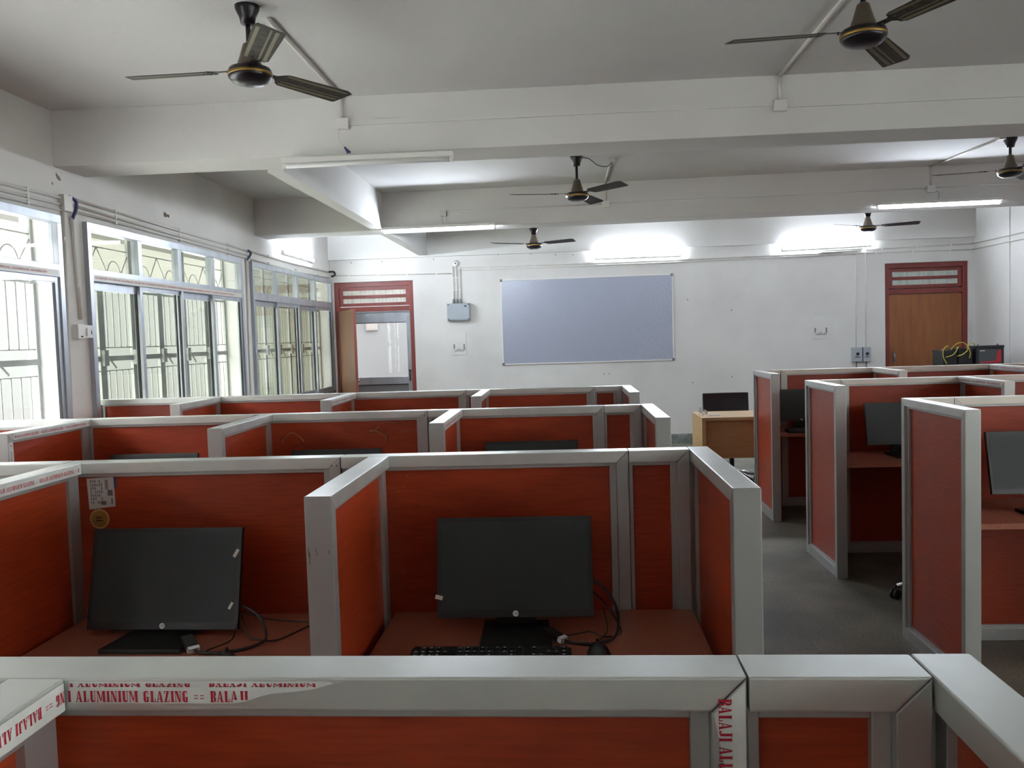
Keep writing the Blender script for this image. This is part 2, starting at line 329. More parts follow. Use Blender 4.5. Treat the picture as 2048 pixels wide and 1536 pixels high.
# ------------------------------------------------------------------ windows
def window(n, y0, y1, tinted, film=True):
    W = tag(empty('window_%d' % n, (XL, y0, Z0)), kind='structure'); L = y1-y0; g = 'glass_tinted' if tinted else 'glass_clear'
    zt0, zt1 = 2.11-Z0, 2.15-Z0; ht = Z1-Z0
    def P(name, mbb, m, par=W, b=0): return mbb.build(name, m, par, bevel=b)
    mb = MB(); a, bb = -.03, .035
    mb.box(a, bb, 0, L, ht-.055, ht); mb.box(a, bb, 0, .05, 0, ht-.055); mb.box(a, bb, L-.05, L, 0, ht-.055); mb.box(a, bb, .05, L-.05, 0, .05)
    P('window_frame', mb, 'alu_win', b=.003)
    rail = P('transom_rail', MB().box(a, bb, .05, L-.05, zt0-.035, zt1+.01), 'alu_win', b=.003)
    q = (L-.1)/4
    for k in range(1, 4):
        y = .05+q*k; P('mullion', MB().box(a, bb-.004, y-.03, y+.03, zt1+.01, ht-.055), 'alu_win', b=.003)
    for k in range(4):
        yy = .05+q*k; P('transom_pane', MB().box(-.004, .0, yy+(.03 if k else 0), yy+q-(.03 if k < 3 else 0), zt1+.01, ht-.055), g)
    for k in range(4):
        x = .012 if k % 2 else -.018; yy = .05+q*k; e = .022
        y0_, y1_ = yy-(e if k else 0), yy+q+(e if k < 3 else 0); zt = zt0-.035
        s = MB(); s.box(x-.012, x+.012, y0_, y0_+.045, .05, zt); s.box(x-.012, x+.012, y1_-.045, y1_, .05, zt); s.box(x-.012, x+.012, y0_+.045, y1_-.045, zt-(.035 if k % 2 else .06), zt); s.box(x-.012, x+.012, y0_+.045, y1_-.045, .05, .1)
        sash = P('sash', s, 'alu_win', b=.002)
        P('pane', MB().box(x-.002, x+.002, y0_+.045, y1_-.045, .1, zt-.035), g, sash)
        P('gasket', MB().box(x-.006, x+.0125, y1_-.049, y1_-.043, .1, zt-.04), 'rubber', sash)
    P('central_mullion', MB().box(a, bb+.006, L/2-.022, L/2+.022, .05, zt0-.035), 'alu_win', b=.003)
    # grille 0.18 m outside, on the wall's outer half
    gx = -.18; g_ = MB()
    nb = round(L/.485); st = L/nb
    rb = lambda pts, r=.005: g_.tube(pts, r, 5)
    for k in range(nb+1):
        y = st*k; wd = .03 if k in (0, nb) else (.042 if k % 2 else .03)
        g_.box(gx-.012, gx+.012, max(0, y-wd), min(L, y+wd), .0, 2.07-Z0 if k % 2 else ht)
        if k < nb:
            for j in range(1, 5):
                yy = y+st*j/5
                rb([(gx, yy, 1.60-Z0), (gx, yy, 2.05-Z0)]); rb([(gx, yy, .02), (gx, yy, 1.42-Z0)])
            c = y+st/2; zb = 2.16-Z0
            rb([(gx, c+.1*math.cos(t), zb+.12*math.sin(t)) for t in [PI*i/10 for i in range(11)]])
            rb([(gx, c+.1, zb+.02), (gx, y+st, 2.37-Z0)]); rb([(gx, c-.1, zb+.02), (gx, y, 2.37-Z0)])
    for z, r in ((1.60, .006), (1.42, .006), (2.05, .012), (2.37, .006), (2.15, .012)): rb([(gx, 0, z-Z0), (gx, L, z-Z0)], r)
    g_.box(gx-.015, gx+.015, 0, L, 1.495-Z0, 1.535-Z0)
    for k in range(1, nb):
        y = st*k
        rb([(gx+.03, y-.03, 1.55-Z0), (gx+.04, y+.02, 1.53-Z0), (gx+.05, y+.11, 1.44-Z0)], .008); g_.box(gx+.01, gx+.04, y-.03, y+.03, 1.46-Z0, 1.58-Z0)
    P('security_grille', g_, 'grille_paint')
    if film:
        f = P('protective_film', MB().box(bb, bb+.0008, .06, L-.06, zt0-.03, zt0+.012), 'film_beige', rail)
        s = TXT*int((L-.12)/.19)
        place_text(rail, s, .013, (bb+.0012, .07, zt0-.016), (0, 1, 0), (0, 0, 1), sx=1.0, length=L-.15)
    return W
for i, (a, b_) in enumerate(WIN): window(i+1, a, b_, i >= 3, film=(i in (2, 3)))
for i, (a, b_) in enumerate(RW_ADDED):  # frames and panes of the added, out-of-view right windows
    W = tag(empty('window_%d' % (i+6), (XR+.08, a, 1.6)), kind='structure'); L = b_-a; hh = .9
    MB().box(-.03, .03, 0, .05, 0, hh).box(-.03, .03, L-.05, L, 0, hh).box(-.03, .03, .05, L-.05, 0, .05).box(-.03, .03, .05, L-.05, hh-.05, hh).box(-.03, .03, L/2-.03, L/2+.03, .05, hh-.05).build('window_frame', 'alu_win', W)
    for x0_, x1_ in ((.05, L/2-.03), (L/2+.03, L-.05)): MB().box(-.003, .003, x0_, x1_, .05, hh-.05).build('pane', 'glass_clear', W)
# coiled wire lying on the far window's sill
pts = [(XL-.09+.02*math.sin(7*t), 12.0+.14*math.cos(t)*(1+.1*math.sin(3*t)), Z0+.055+.012*(t/6)+.01*math.sin(5*t)) for t in [i*.3 for i in range(64)]]
pts = [(XL+.05+.012*math.sin(5*t), 11.9+.2*math.cos(t)*(1+.1*math.sin(3*t)), Z0+.018+.025*(1+math.sin(t))+.0012*t) for t in [i*.3 for i in range(64)]]

# ------------------------------------------------------------------ doors
def door_frame(name, x0, x1, top, right):
    D = tag(empty(name, (x0, YW+.03, 0)), kind='structure'); L = x1-x0; t = .065
    mb = MB(); mb.box(0, t, 0, .1, 0, top); mb.box(L-t, L, 0, .1, 0, top); mb.box(t, L-t, 0, .1, top-.07, top); mb.box(t, L-t, 0, .1, 2.02, 2.09)
    mb.box(t, L-t, .01, .08, 2.315, 2.35) if False else None
    mb.build('door_frame', 'maroon', D, bevel=.004)
    mb = MB(); za, zb = 2.10, top-.075; x_a, x_b = t+.004, L-t-.004
    zs = [za, za+.045, (za+zb)/2-.022, (za+zb)/2+.022, zb-.045, zb]
    mb.box(x_a, x_a+.05, .02, .06, za, zb); mb.box(x_b-.05, x_b, .02, .06, za, zb)
    for k in (0, 2, 4): mb.box(x_a+.05, x_b-.05, .02, .06, zs[k], zs[k+1])
    sash = mb.build('transom_sash', 'maroon', D, bevel=.003)
    for k in (1, 3): MB().box(x_a+.05, x_b-.05, .035, .041, zs[k], zs[k+1]).build('transom_pane', 'glass_frost' if right else 'frost_backlit', sash)
    return D, L
D, L = door_frame('door_1', DL[0], DL[1], DT, False)
# aluminium framed glazed inner door (closed), wooden leaf swung into the room
mb = MB(); xa, xb = .07, L-.07; yf = .055
mb.box(xa, xa+.05, yf, yf+.04, 0, 2.015); mb.box(xb-.06, xb, yf, yf+.04, 0, 2.015); mb.box(xa+.05, xb-.06, yf, yf+.04, 1.855, 2.015); mb.box(xa+.05, xb-.06, yf, yf+.04, .955, 1.06); mb.box(xa+.05, xb-.06, yf, yf+.04, 0, .15)
adoor = mb.build('aluminium_door', 'alu_win', D, bevel=.003); adoor['label'] = 'grey aluminium framed glazed door leaf'
MB().box(xa+.05, xb-.06, yf+.018, yf+.022, 1.06, 1.855).build('door_pane', 'glass_clear', adoor)
MB().box(xa+.05, xb-.06, yf+.012, yf+.028, .15, .95).build('door_panel', 'alu_dark', adoor)
MB().box(xa+.055, xb-.065, yf-.001, yf+.004, 1.848, 1.858).box(xa+.055, xb-.065, yf-.001, yf+.004, .945, .955).build('gasket', 'rubber', adoor)
MB().tube([(xb-.03, yf-.03, 1.15), (xb-.03, yf-.03, 1.0)], .008, 8).box(xb-.045, xb-.015, yf-.035, yf, 1.145, 1.16).build('door_handle', 'black_plastic', adoor)
# wooden leaf
leaf = MB().box(0, .98, -.035, 0, .01, 2.03).build('door_leaf', ['door_wood'], D, loc=(.075, -.02, 0), bevel=.003, rot=(0, 0, math.radians(-63)))
leaf['label'] = 'brown wooden leaf swung open into the room'
MB().box(.98, .986, -.036, .001, .01, 2.03).build('door_edge', 'maroon', leaf)
MB().box(.9, .96, .001, .01, 1.0, 1.1).tube([(.93, .02, 1.03), (.93, .03, 1.06), (.93, .02, 1.09)], .008).build('door_latch', 'chrome', leaf)
MB().box(.93, .965, .0, .006, 1.88, 1.98).build('bolt', 'chrome', leaf)
D2, L = door_frame('door_2', DR[0], DR[1], DT, True)
leaf = MB().box(.068, L-.068, .02, .055, .01, 2.015).build('door_leaf', 'door_wood_dark', D2, bevel=.003)
MB().tube([(.13, -.015, 1.2), (.125, -.03, 1.15), (.13, -.015, 1.08)], .008).box(.115, .145, -.01, .02, 1.06, 1.22).build('door_handle', 'chrome', leaf)
# notice holder on corridor wall
tag(MB().box(-3.42, -3.22, 14.66, 14.7, 1.78, 1.93).box(-3.40, -3.24, 14.655, 14.66, 1.80, 1.91).build('switch_plate', ['print_grey']), 'small white electrical plate on the bright corridor wall beyond the left door', 'switch plate')

# ------------------------------------------------------------------ partitions
H, TH, CAP, DEP, DZ = 1.22, .0665, .037, .68, .718
def cap_poly(a, b, mit_a, mit_b):
    return [(a, H), (b, H), (b-(CAP if mit_b else 0), H-CAP), (a+(CAP if mit_a else 0), H-CAP)]
def post_poly(e, inward, mitre=True):
    """e: outer coordinate; inward +1/-1"""
    g = .0012
    if mitre: return [(e, H-g), (e+inward*CAP, H-CAP-g), (e+inward*CAP, 0), (e, 0)]
    return [(e, H-CAP), (e+inward*CAP, H-CAP), (e+inward*CAP, 0), (e, 0)]
def module(row_mtx, x0, x1, name, label, group, right_post=True, left_post=False, bead=.021, cap_m='alu_top', lead=.015):
    """back panel of a row, along local X, front face at y=0"""
    loc = row_mtx @ Vector((x0, 0, 0)); rz = row_mtx.to_euler().z
    T = empty(name, loc, rz, label, 'partition', group); L = x1-x0; g = .0012
    MB().prism(cap_poly(g, L-g, left_post, right_post), 'Y', 0, TH).build('cap_rail', cap_m, T, bevel=.0025)
    if right_post: MB().prism(post_poly(L-g, -1), 'Y', 0, TH).build('end_post', 'alu', T, bevel=.002)
    if left_post: MB().prism(post_poly(g, 1), 'Y', 0, TH).build('end_post', 'alu', T, bevel=.002)
    a = g+(CAP if left_post else 0); b = L-g-(CAP if right_post else 0); i = .013
    mb = MB(); la = bead if left_post or not right_post else lead; lb = bead if right_post else lead
    mb.box(a, a+la, i, TH-i, .06, H-CAP); mb.box(b-lb, b, i, TH-i, .06, H-CAP); mb.box(a+la, b-lb, i, TH-i, H-CAP-.012, H-CAP); mb.box(a+la, b-lb, i, TH-i, .06, .075)
    mb.build('glazing_bead', 'alu', T, bevel=.0015)
    MB().box(a+la, b-lb, .024, TH-.024, .07, H-CAP-.01).build('laminate_board', 'laminate', T)
    MB().box(a-.0, b, 0, TH, 0, .06).build('bottom_rail', 'alu', T, bevel=.002)
    return T
def divider(row_mtx, xl, name, label, group, end=False, right_block=False, film=None, flip=False, dep=DEP, cap_m='alu_top', length=None, vfilm=False):
    """panel running toward the room's rear from the row's front face; local origin at left face, y=0 the row face"""
    loc = row_mtx @ Vector((xl, 0, 0)); rz = row_mtx.to_euler().z
    T = empty(name, loc, rz, label, 'partition', group); g = .001
    far = TH if end else -g; near = -dep
    MB().prism([(near, H), (far, H), (far-(CAP if end else 0), H-CAP), (near+CAP, H-CAP)], 'X', g, TH-g).build('cap_rail', cap_m, T, bevel=.0025)
    MB().prism([(near, H-.0012), (near+CAP, H-CAP-.0012), (near+CAP, 0), (near, 0)], 'X', 0, TH).build('end_post', 'alu', T, bevel=.0025)
    if end:
        MB().prism([(far, H-.0012), (far-CAP, H-CAP-.0012), (far-CAP, 0), (far, 0)], 'X', g, TH-g).build('end_post', 'alu', T, bevel=.002)
        fb = far-CAP; bw = .028
    else: fb = far; bw = .055
    i = .013; mb = MB(); nb = near+CAP
    mb.box(i, TH-i, nb, nb+.012, .06, H-CAP); mb.box(i, TH-i, fb-bw, fb, .06, H-CAP); mb.box(i, TH-i, nb+.012, fb-bw, H-CAP-.012, H-CAP); mb.box(i, TH-i, nb+.012, fb-bw, .06, .075)
    mb.build('glazing_bead', 'alu', T, bevel=.0015)
    MB().box(.024, TH-.024, nb+.012, fb-bw, .07, H-CAP-.01).build('laminate_board', 'laminate', T)
    MB().box(g, TH-g, nb, fb, 0, .06).build('bottom_rail', 'alu', T, bevel=.002)
    if film:
        s = 1 if film == 'R' else -1; xf = TH-g+.0006 if s > 0 else g-.0006
        f = MB().box(min(xf, xf+s*.0004), max(xf, xf+s*.0004), near+.045, far-.002, H-CAP+.002, H-.004).build('protective_film', 'film', T)
        if flip:
            place_text(f, 'NG == '+TXT*4, .0125, (xf+s*.0008, far-.003, H-.013), (0, -1*s, 0), (0, 0, -1), sx=1.13, length=dep-.06)
        else:
            st = near+.05 if s > 0 else far-.003
            place_text(f, TXT*5, .0125, (xf+s*.0008, st, H-.027), (0, s, 0), (0, 0, 1), sx=1.13, length=dep-.06)
        if vfilm:
            f2 = MB().box(TH, TH+.0006, near+.003, near+CAP-.003, .5, H-CAP-.005).build('protective_film', 'film', T)
            place_text(f2, TXT*5, .0125, (TH+.001, near+.012, .62), (0, 0, 1), (0, 1, 0), length=.55, m='print_grey')
    return T
def desk(row_mtx, x0, x1, label, group, front=-.62, z=DZ):
    loc = row_mtx @ Vector((x0, 0, 0)); T = empty('work_surface', loc, row_mtx.to_euler().z, label, 'desk', group)
    MB().box(0.002, x1-x0-.002, front, -.002, z-.025, z).build('desk_board', 'desk_top', T, bevel=.002)
    MB().box(.02, .045, front+.1, -.03, 0.0, z-.026).build('support_panel', 'laminate', T)
    return T
def rowm(y, rz=0, px=0.0):
    return Matrix.Translation((px, y, 0)) @ Matrix.Rotation(rz, 4, 'Z') @ Matrix.Translation((-px, 0, 0))
ROWN = ['nearest row in the foreground', 'second row from the camera', 'third row from the camera', 'farthest row near the whiteboard']
LROW = [(.897, -.0130, [-.633], .371), (2.674, 0, [-.632, -1.642], .377), (4.391, 0, [-.605, -1.600, -2.590], .380), (6.051, 0, [-.603, -1.568, -2.553], .391)]
JOIN = [0, -.189, -1.10, -2.012, -2.924, -3.82]
BAYN = ['rightmost wide', 'second wide', 'third wide', 'leftmost']
lrow_mtx = []; LT = {}
for r, (y, rz, divs, cx) in enumerate(LROW):
    mtx = rowm(y, rz, .05); lrow_mtx.append(mtx)
    gp = 'back panels of the left block, %s' % ROWN[r]; gd = 'divider panels of the left block, %s' % ROWN[r]
    LT[r, 'n'] = module(mtx, cx+JOIN[1], cx, 'partition_panel', 'narrow orange partition panel at the right end of the left block, %s' % ROWN[r], gp, lead=.012)
    for k in range(1, 5):
        last = k == 4
        if r == 0 and k > 2: continue
        LT[r, k] = module(mtx, cx+JOIN[k+1], cx+JOIN[k], 'partition_panel', '%s orange back panel with aluminium frame, left block, %s' % (BAYN[k-1], ROWN[r]), gp, left_post=last)
    LT[r, 'e'] = divider(mtx, cx, 'divider_panel', 'end divider panel by the aisle, left block, %s' % ROWN[r], gd, end=True)
    nm = ['first', 'second', 'third']
    for k, xl in enumerate(divs):
        film = None; flip = False; vf = False
        if (r, k) in ((0, 0), (1, 1), (2, 2), (2, 0), (3, 1)): film = 'R'
        if (r, k) == (0, 0): flip = True
        if (r, k) == (2, 2): vf = True
        LT[r, 'd%d' % k] = divider(mtx, xl, 'divider_panel', '%s inner divider panel counted from the aisle, left block, %s' % (nm[k], ROWN[r]), gd, film=film, flip=flip, vfilm=vf)
    edges = [cx]+divs+[-3.36-TH]
    for k in range(len(edges)-1):
        if r == 0 and k > 1: continue
        a = edges[k+1]+TH; b_ = edges[k]
        desk(mtx, a, b_, 'red-brown desktop in the %s bay from the aisle, left block, %s' % (['first', 'second', 'third', 'fourth'][k], ROWN[r]), 'desktops of the left block')
# printed film on the foreground panel front, torn at the right
T = LT[0, 1]; x0 = .371+JOIN[2]
def X(wx): return wx-x0
pl = [(-.562, 1.2165), (-.266, 1.2165), (-.262, 1.214), (-.275, 1.2105), (-.283, 1.208), (-.298, 1.206), (-.312, 1.2045), (-.330, 1.203), (-.343, 1.2), (-.352, 1.197), (-.364, 1.1935), (-.376, 1.192), (-.562, 1.192)]
f = MB().prism([(X(a), b_) for a, b_ in pl], 'Y', -.0009, -.0003).build('protective_film', 'film', T); f['label'] = 'torn white protective film with red printing'
mbt, wd_ = text_mb('I ALUMINIUM GLAZING == BALAJI', .0125, 1.13)
def clip_ok(x, z):
    lim = 1.1945 if x < -.375 else (1.1975 if x < -.352 else (1.2005 if x < -.343 else 1.203))
    return z >= lim
def map_front(mb, ox, oz, yy=-.0014, zmax=9):
    out = MB()
    for fc in mb.f:
        P = [(ox+mb.v[i][0], oz+mb.v[i][1]) for i in fc]
        if max(p[0] for p in P) > -.275: continue
        cx_ = sum(p[0] for p in P)/len(P); lim = 1.192 if cx_ < -.372 else (1.196 if cx_ < -.355 else (1.2015 if cx_ < -.34 else 1.2045))
        P = [(p[0], min(max(p[1], lim), zmax)) for p in P]
        if max(p[1] for p in P)-min(p[1] for p in P) < .0004: continue
        out.add([(X(p[0]), yy, p[1]) for p in P], [tuple(range(len(P)))])
    return out
map_front(mbt, -.564, 1.1935).build('lettering', 'red_print', f)
mbt2, _ = text_mb('I ALUMINIUM GLAZING    BALAJI ALUMINIUM GLA', .0125, 1.13)
map_front(mbt2, -.561, 1.2105, zmax=1.2145).build('lettering', 'red_print', f)
# vertical printed film on the post of that panel
L = .911
f = MB().prism([(L-CAP+.001, H-CAP-.002), (L-.003, H-.005), (L-.003, .9), (L-CAP+.012, .9), (L-CAP+.012, 1.12)], 'Y', -.0009, -.0003).build('protective_film', 'film', T)
place_text(f, TXT*2, .0135, (L-CAP+.006, -.0014, H-.022), (0, 0, -1), (1, 0, 0), sx=1.13, length=.26)

# right block
RROW = [(4.409, 'nearest row of the right block'), (6.149, 'middle row of the right block'), (7.816, 'farthest row of the right block')]
RROW = [(4.343, 'nearest row of the right block'), (6.082, 'middle row of the right block'), (7.750, 'farthest row of the right block')]
RX = 1.676; RDEP = .625
rrow_mtx = []
for r, (y, nm) in enumerate(RROW):
    mtx = rowm(y); rrow_mtx.append(mtx); gp = 'back panels, '+nm; gd = 'divider panels, '+nm
    xs = [RX+TH, RX+TH+.165]; 
    # mirrored modules: the wide ones carry their post on the left
    def rmod(a, b, label, left=True):
        loc = mtx @ Vector((a, 0, 0)); Tt = empty('partition_panel', loc, 0, label, 'partition', gp); L = b-a; g = .0012
        MB().prism(cap_poly(g, L-g, left, False), 'Y', 0, TH).build('cap_rail', 'alu_cream', Tt, bevel=.0025)
        s = g
        if left: MB().prism(post_poly(g, 1), 'Y', 0, TH).build('end_post', 'alu', Tt, bevel=.002); s = g+CAP
        i = .013; mb = MB(); mb.box(s, s+.02, i, TH-i, .06, H-CAP); mb.box(L-.014, L-g, i, TH-i, .06, H-CAP); mb.box(s+.02, L-.014, i, TH-i, H-CAP-.012, H-CAP); mb.box(s+.02, L-.014, i, TH-i, .06, .075)
        mb.build('glazing_bead', 'alu', Tt, bevel=.0015)
        MB().box(s+.02, L-.014, .024, TH-.024, .07, H-CAP-.01).build('laminate_board', 'laminate', Tt)
        MB().box(s, L-g, 0, TH, 0, .06).build('bottom_rail', 'alu', Tt, bevel=.002)
        return Tt
    rmod(xs[0], xs[1], 'narrow orange partition panel next to the aisle, '+nm, left=False)
    x = xs[1]; k = 0
    for k, ww in enumerate((.911, .911, .911, .86)):
        rmod(x, x+ww, '%s orange back panel from the aisle, %s' % (['first wide', 'second wide', 'third wide', 'fourth wide'][k], nm)); x += ww
    divider(mtx, RX, 'divider_panel', 'tall end divider panel facing the aisle, '+nm, gd, end=True, dep=RDEP, cap_m='alu_top')
    dx = [2.695, 3.69, 4.66]
    for k, xx in enumerate(dx):
        film = 'L' if (r, k) in ((1, 0), (2, 1), (0, 1)) else None
        divider(mtx, xx, 'divider_panel', '%s inner divider from the aisle, %s' % (['first', 'second', 'third'][k], nm), gd, dep=RDEP, film=film, cap_m='alu_cream')
    ed = [RX+TH]+[v for xx in dx for v in (xx, xx+TH)]+[x]
    for k in range(0, len(ed), 2):
        desk(mtx, ed[k], ed[k+1], 'red-brown desktop in the %s bay from the aisle, %s' % (['first', 'second', 'third', 'fourth'][k//2], nm), 'desktops of the right block', front=-.57)

# paper label and gold badge on the second row's panel; blue and yellow sticker behind
T = LT[1, 2]; x0 = .377+JOIN[3]
def stick(name, poly, m, y, label, cat, bev=0):
    o = MB().prism([(a, z) for a, z in poly], 'Y', 2.674+.0235+y-.0006, 2.674+.0235+y).build(name, m); return tag(o, label, cat)
pp = stick('paper_label', [(-1.574, 1.165), (-1.484, 1.170), (-1.481, 1.072), (-1.570, 1.063)], 'paper', -.001, 'printed white paper label stuck on the orange panel above the left monitor', 'label')
mb = MB(); yb = 2.674+.0235-.0022
def pr_(x0_, x1_, z0_, z1_): mb.box(x0_, x1_, yb-.0003, yb, z0_, z1_)
for k in range(5): pr_(-1.512+k*.0022, -1.511+k*.0022, 1.128, 1.160)
pr_(-1.505, -1.488, 1.108, 1.127); pr_(-1.527, -1.512, 1.078, 1.09); pr_(-1.494, -1.489, 1.08, 1.1)
for k in range(6):
    for j in range(7):
        if random.random() < .75: pr_(-1.562+k*.0072, -1.5585+k*.0072, 1.082+j*.0115, 1.089+j*.0115+random.random()*.003)
mb.build('print', 'print_grey', pp)
stick('blue_sticker', [(-1.486, 1.172), (-1.477, 1.172), (-1.4745, 1.142), (-1.4745, 1.132), (-1.483, 1.132)], 'blue_tape', -.0003, 'dark blue and yellow sticker edge showing behind the paper label', 'sticker')
bp = [(-1.536+(.0345 if k % 2 else .031)*math.cos(2*PI*k/48), 1.032+(.0345 if k % 2 else .031)*math.sin(2*PI*k/48)) for k in range(48)]
bd = stick('badge_sticker', bp, 'badge_edge', -.003, 'round gold serrated seal sticker marked A1 below the paper label', 'sticker')
MB().prism([(-1.536+.0275*math.cos(2*PI*k/32), 1.032+.0275*math.sin(2*PI*k/32)) for k in range(32)], 'Y', yb-.003, yb-.0016).build('seal_face', 'badge_gold', bd)
place_text(bd, 'A1', .021, (-1.546, yb-.0036, 1.0425), (0, 0, -1), (1, 0, 0), m='print_dark')

# glue residue strokes on the third row's panel
T = LT[2, 2]; mb = MB(); bx = .380+JOIN[3]
def stroke(P, r):
    mb.tube(smooth_pts([(x-bx, .0235, z) for x, z in P], 5), r, 5)
stroke([(-1.505, 1.068), (-1.472, 1.105), (-1.445, 1.115), (-1.43, 1.112), (-1.405, 1.092), (-1.385, 1.07)], .0035)
stroke([(-1.47, 1.104), (-1.462, 1.118), (-1.445, 1.122), (-1.43, 1.112)], .003)
stroke([(-.975, 1.158), (-.94, 1.162), (-.9, 1.158), (-.86, 1.162)], .0018); stroke([(-.93, 1.162), (-.885, 1.15)], .002)
stroke([(-1.035, 1.11), (-1.005, 1.12), (-.98, 1.14)], .004); stroke([(-1.03, 1.12), (-1.0, 1.115), (-.96, 1.098), (-.945, 1.07), (-.95, 1.055)], .0045); stroke([(-.955, 1.10), (-.942, 1.085), (-.945, 1.065)], .005)
stroke([(-.875, 1.105), (-.84, 1.113), (-.79, 1.113)], .002)
o = mb.build('glue_residue', 'glue', T); o['label'] = 'brown glue residue strokes'
# pale scuffs on the second row panel next to the divider
T = LT[1, 1]; mb = MB(); bx = .377+JOIN[2]; 
for (x, z) in [(-.515, 1.145), (-.53, 1.115), (-.545, 1.10), (-.535, 1.075), (-.47, 1.05), (-.54, .90), (-.545, .86), (-.54, .83), (-.548, .79)]:
    mb.tube([(x-bx, .0237, z), (x-bx+random.uniform(-.004, .006), .0237, z+random.uniform(.006, .018))], .0009, 4)
mb.build('paint_scuff', 'glue', T)
# screw heads on cap rails
for (r, k, xs_) in ((1, 2, (-.752, -.736)), (2, 2, (-.752, -.735)), (3, 2, (-.745, -.727))):
    cxr = LROW[r][3]; mb = MB()
    for x in xs_:
        mb.lathe([(.0025, 0), (.002, .0008)], 8, (x-(cxr+JOIN[3]), 0, 0))
    T = LT[r, k]
    mb.v = [(vx, -vz, H-.026+vy) for vx, vy, vz in mb.v]
    mb.build('screw', 'print_dark', T)
# scratches on the near end post of the first divider
T = LT[1, 'd0']; mb = MB()
for (x, z, l) in ((.006, 1.085, .02), (.008, 1.07, .03), (.024, 1.09, .008), (.026, 1.08, .008), (.055, 1.085, .008)):
    mb.box(x, x+.0016, -DEP-.0006, -DEP, z-l/2, z+l/2)
mb.build('scratch', 'stain', T)

# ------------------------------------------------------------------ monitors
def monitor(x, y, z0, z1, tilt, yaw, label, logo=True, roll=0, tapes=(), name='monitor', zb=DZ, wrap=False, base_w=.2, wd=.462, neck=.06):
    hgt = (z1-z0)/math.cos(tilt)
    T = empty(name, (x, y, zb), yaw, label, 'monitor', 'computer monitors on the desks')
    mm = Matrix.Translation((0, 0, z0-zb)) @ Matrix.Rotation(-tilt, 4, 'X') @ Matrix.Rotation(roll, 4, 'Y')
    w2 = wd/2
    mb = MB().box(-w2, w2, 0, .018, 0, hgt)
    mb.add([(-w2+.015, .018, .015), (w2-.015, .018, .015), (w2-.015, .018, hgt-.015), (-w2+.015, .018, hgt-.015), (-w2*.55, .05, .05), (w2*.55, .05, .05), (w2*.55, .05, hgt-.06), (-w2*.55, .05, hgt-.06)],
           [(4, 5, 6, 7), (0, 1, 5, 4), (1, 2, 6, 5), (2, 3, 7, 6), (3, 0, 4, 7), (3, 2, 1, 0)])
    fr = mb.xf(mm).build('bezel', 'monitor_black', T, bevel=.0015)
    MB().box(-w2+.013, w2-.013, -.0008, .004, .022, hgt-.013).xf(mm).build('screen', 'screen', T)
    mb = MB().box(-neck, neck, .03, .055, -(z0-zb)+.015, .11)
    mb.v = [(a, b, c) for a, b, c in mb.v]; mb.xf(Matrix.Translation((0, 0, z0-zb))).build('stand_neck', 'black_plastic', T, bevel=.003)
    b2 = base_w/2
    mb = MB().prism([(-b2+.008, -.15), (b2+.012, -.15), (b2*(.97 if neck > .05 else .75), .07), (-b2*(.97 if neck > .05 else .75), .07)], 'Z', 0, .014); mb.build('stand_base', 'black_plastic', T, bevel=.003)
    if logo:
        lg = MB().lathe([(.0085, 0), (.0085, .0006), (.008, .0009)], 28)
        lm = mm @ Matrix.Translation((0.002, -.0002, .0115)) @ Matrix.Rotation(PI/2, 4, 'X')
        lo = lg.xf(lm).build('brand_badge', 'logo_silver', T); 
        mbx, _ = text_mb('hp', .0095, 1.0)
        # slanted letters
        mbx.v = [(vx-.0045+vy*.25, vy-.0025, .0012) for vx, vy, vz in mbx.v]
        mbx.xf(lm).build('lettering', 'monitor_black', lo)
    for (tx, tz, tw, th_, ta) in tapes:
        c = MB().box(-tw/2, tw/2, -.0012, 0, -th_/2, th_/2); c.xf(mm @ Matrix.Translation((tx, -.0004, tz)) @ Matrix.Rotation(ta, 4, 'Y')).build('tape_piece', 'tape_white', T)
    if wrap:
        mb = MB(); 
        for q in range(14):
            a = random.uniform(-.09, .09); p = [Vector((a+random.uniform(-.03, .03), -.05+random.uniform(-.06, .06), .02+random.uniform(0, .05))) for _ in range(3)]
            mb.add(p, [(0, 1, 2)])
        mb.build('plastic_wrap', 'plastic_clear', T)
    return T
monitor(-.168, 2.475, .762, 1.047, math.radians(13), 0, 'black monitor with a small white tape bit on its left edge, beside the aisle', tapes=((-.225, .06, .022, .012, .25),))
monitor(-1.237, 2.47, .737, 1.031, math.radians(14), math.radians(-1.5), 'black monitor with two tape bits on its right edge, second row beneath the gold seal', tapes=((.222, .225, .01, .026, .5), (.213, .07, .008, .022, .5)), base_w=.24, wd=.475, neck=.045)
monitor(-.18, 4.2, .77, 1.066, math.radians(10), 0, 'black monitor showing only its top edge, third row in the bay beside the aisle')
monitor(-1.168, 4.2, .75, 1.047, math.radians(10), 0, 'black monitor showing only its top edge below the brown glue marks, third row')
monitor(-2.118, 4.2, .75, 1.045, math.radians(10), 0, 'black monitor showing only its top edge, third row in the third bay')
monitor(2.135, 3.96, .81, 1.087, math.radians(13), 0, 'black monitor cut by the right picture edge, nearest row of the right block', zb=DZ)
monitor(2.235, 5.85, .79, 1.067, math.radians(12), 0, 'black monitor on the right block, middle row, with plastic wrap at its foot', wrap=True)
monitor(2.015, 7.5, .79, 1.062, math.radians(6), 0, 'black monitor on the right block, farthest row, beside the aisle')

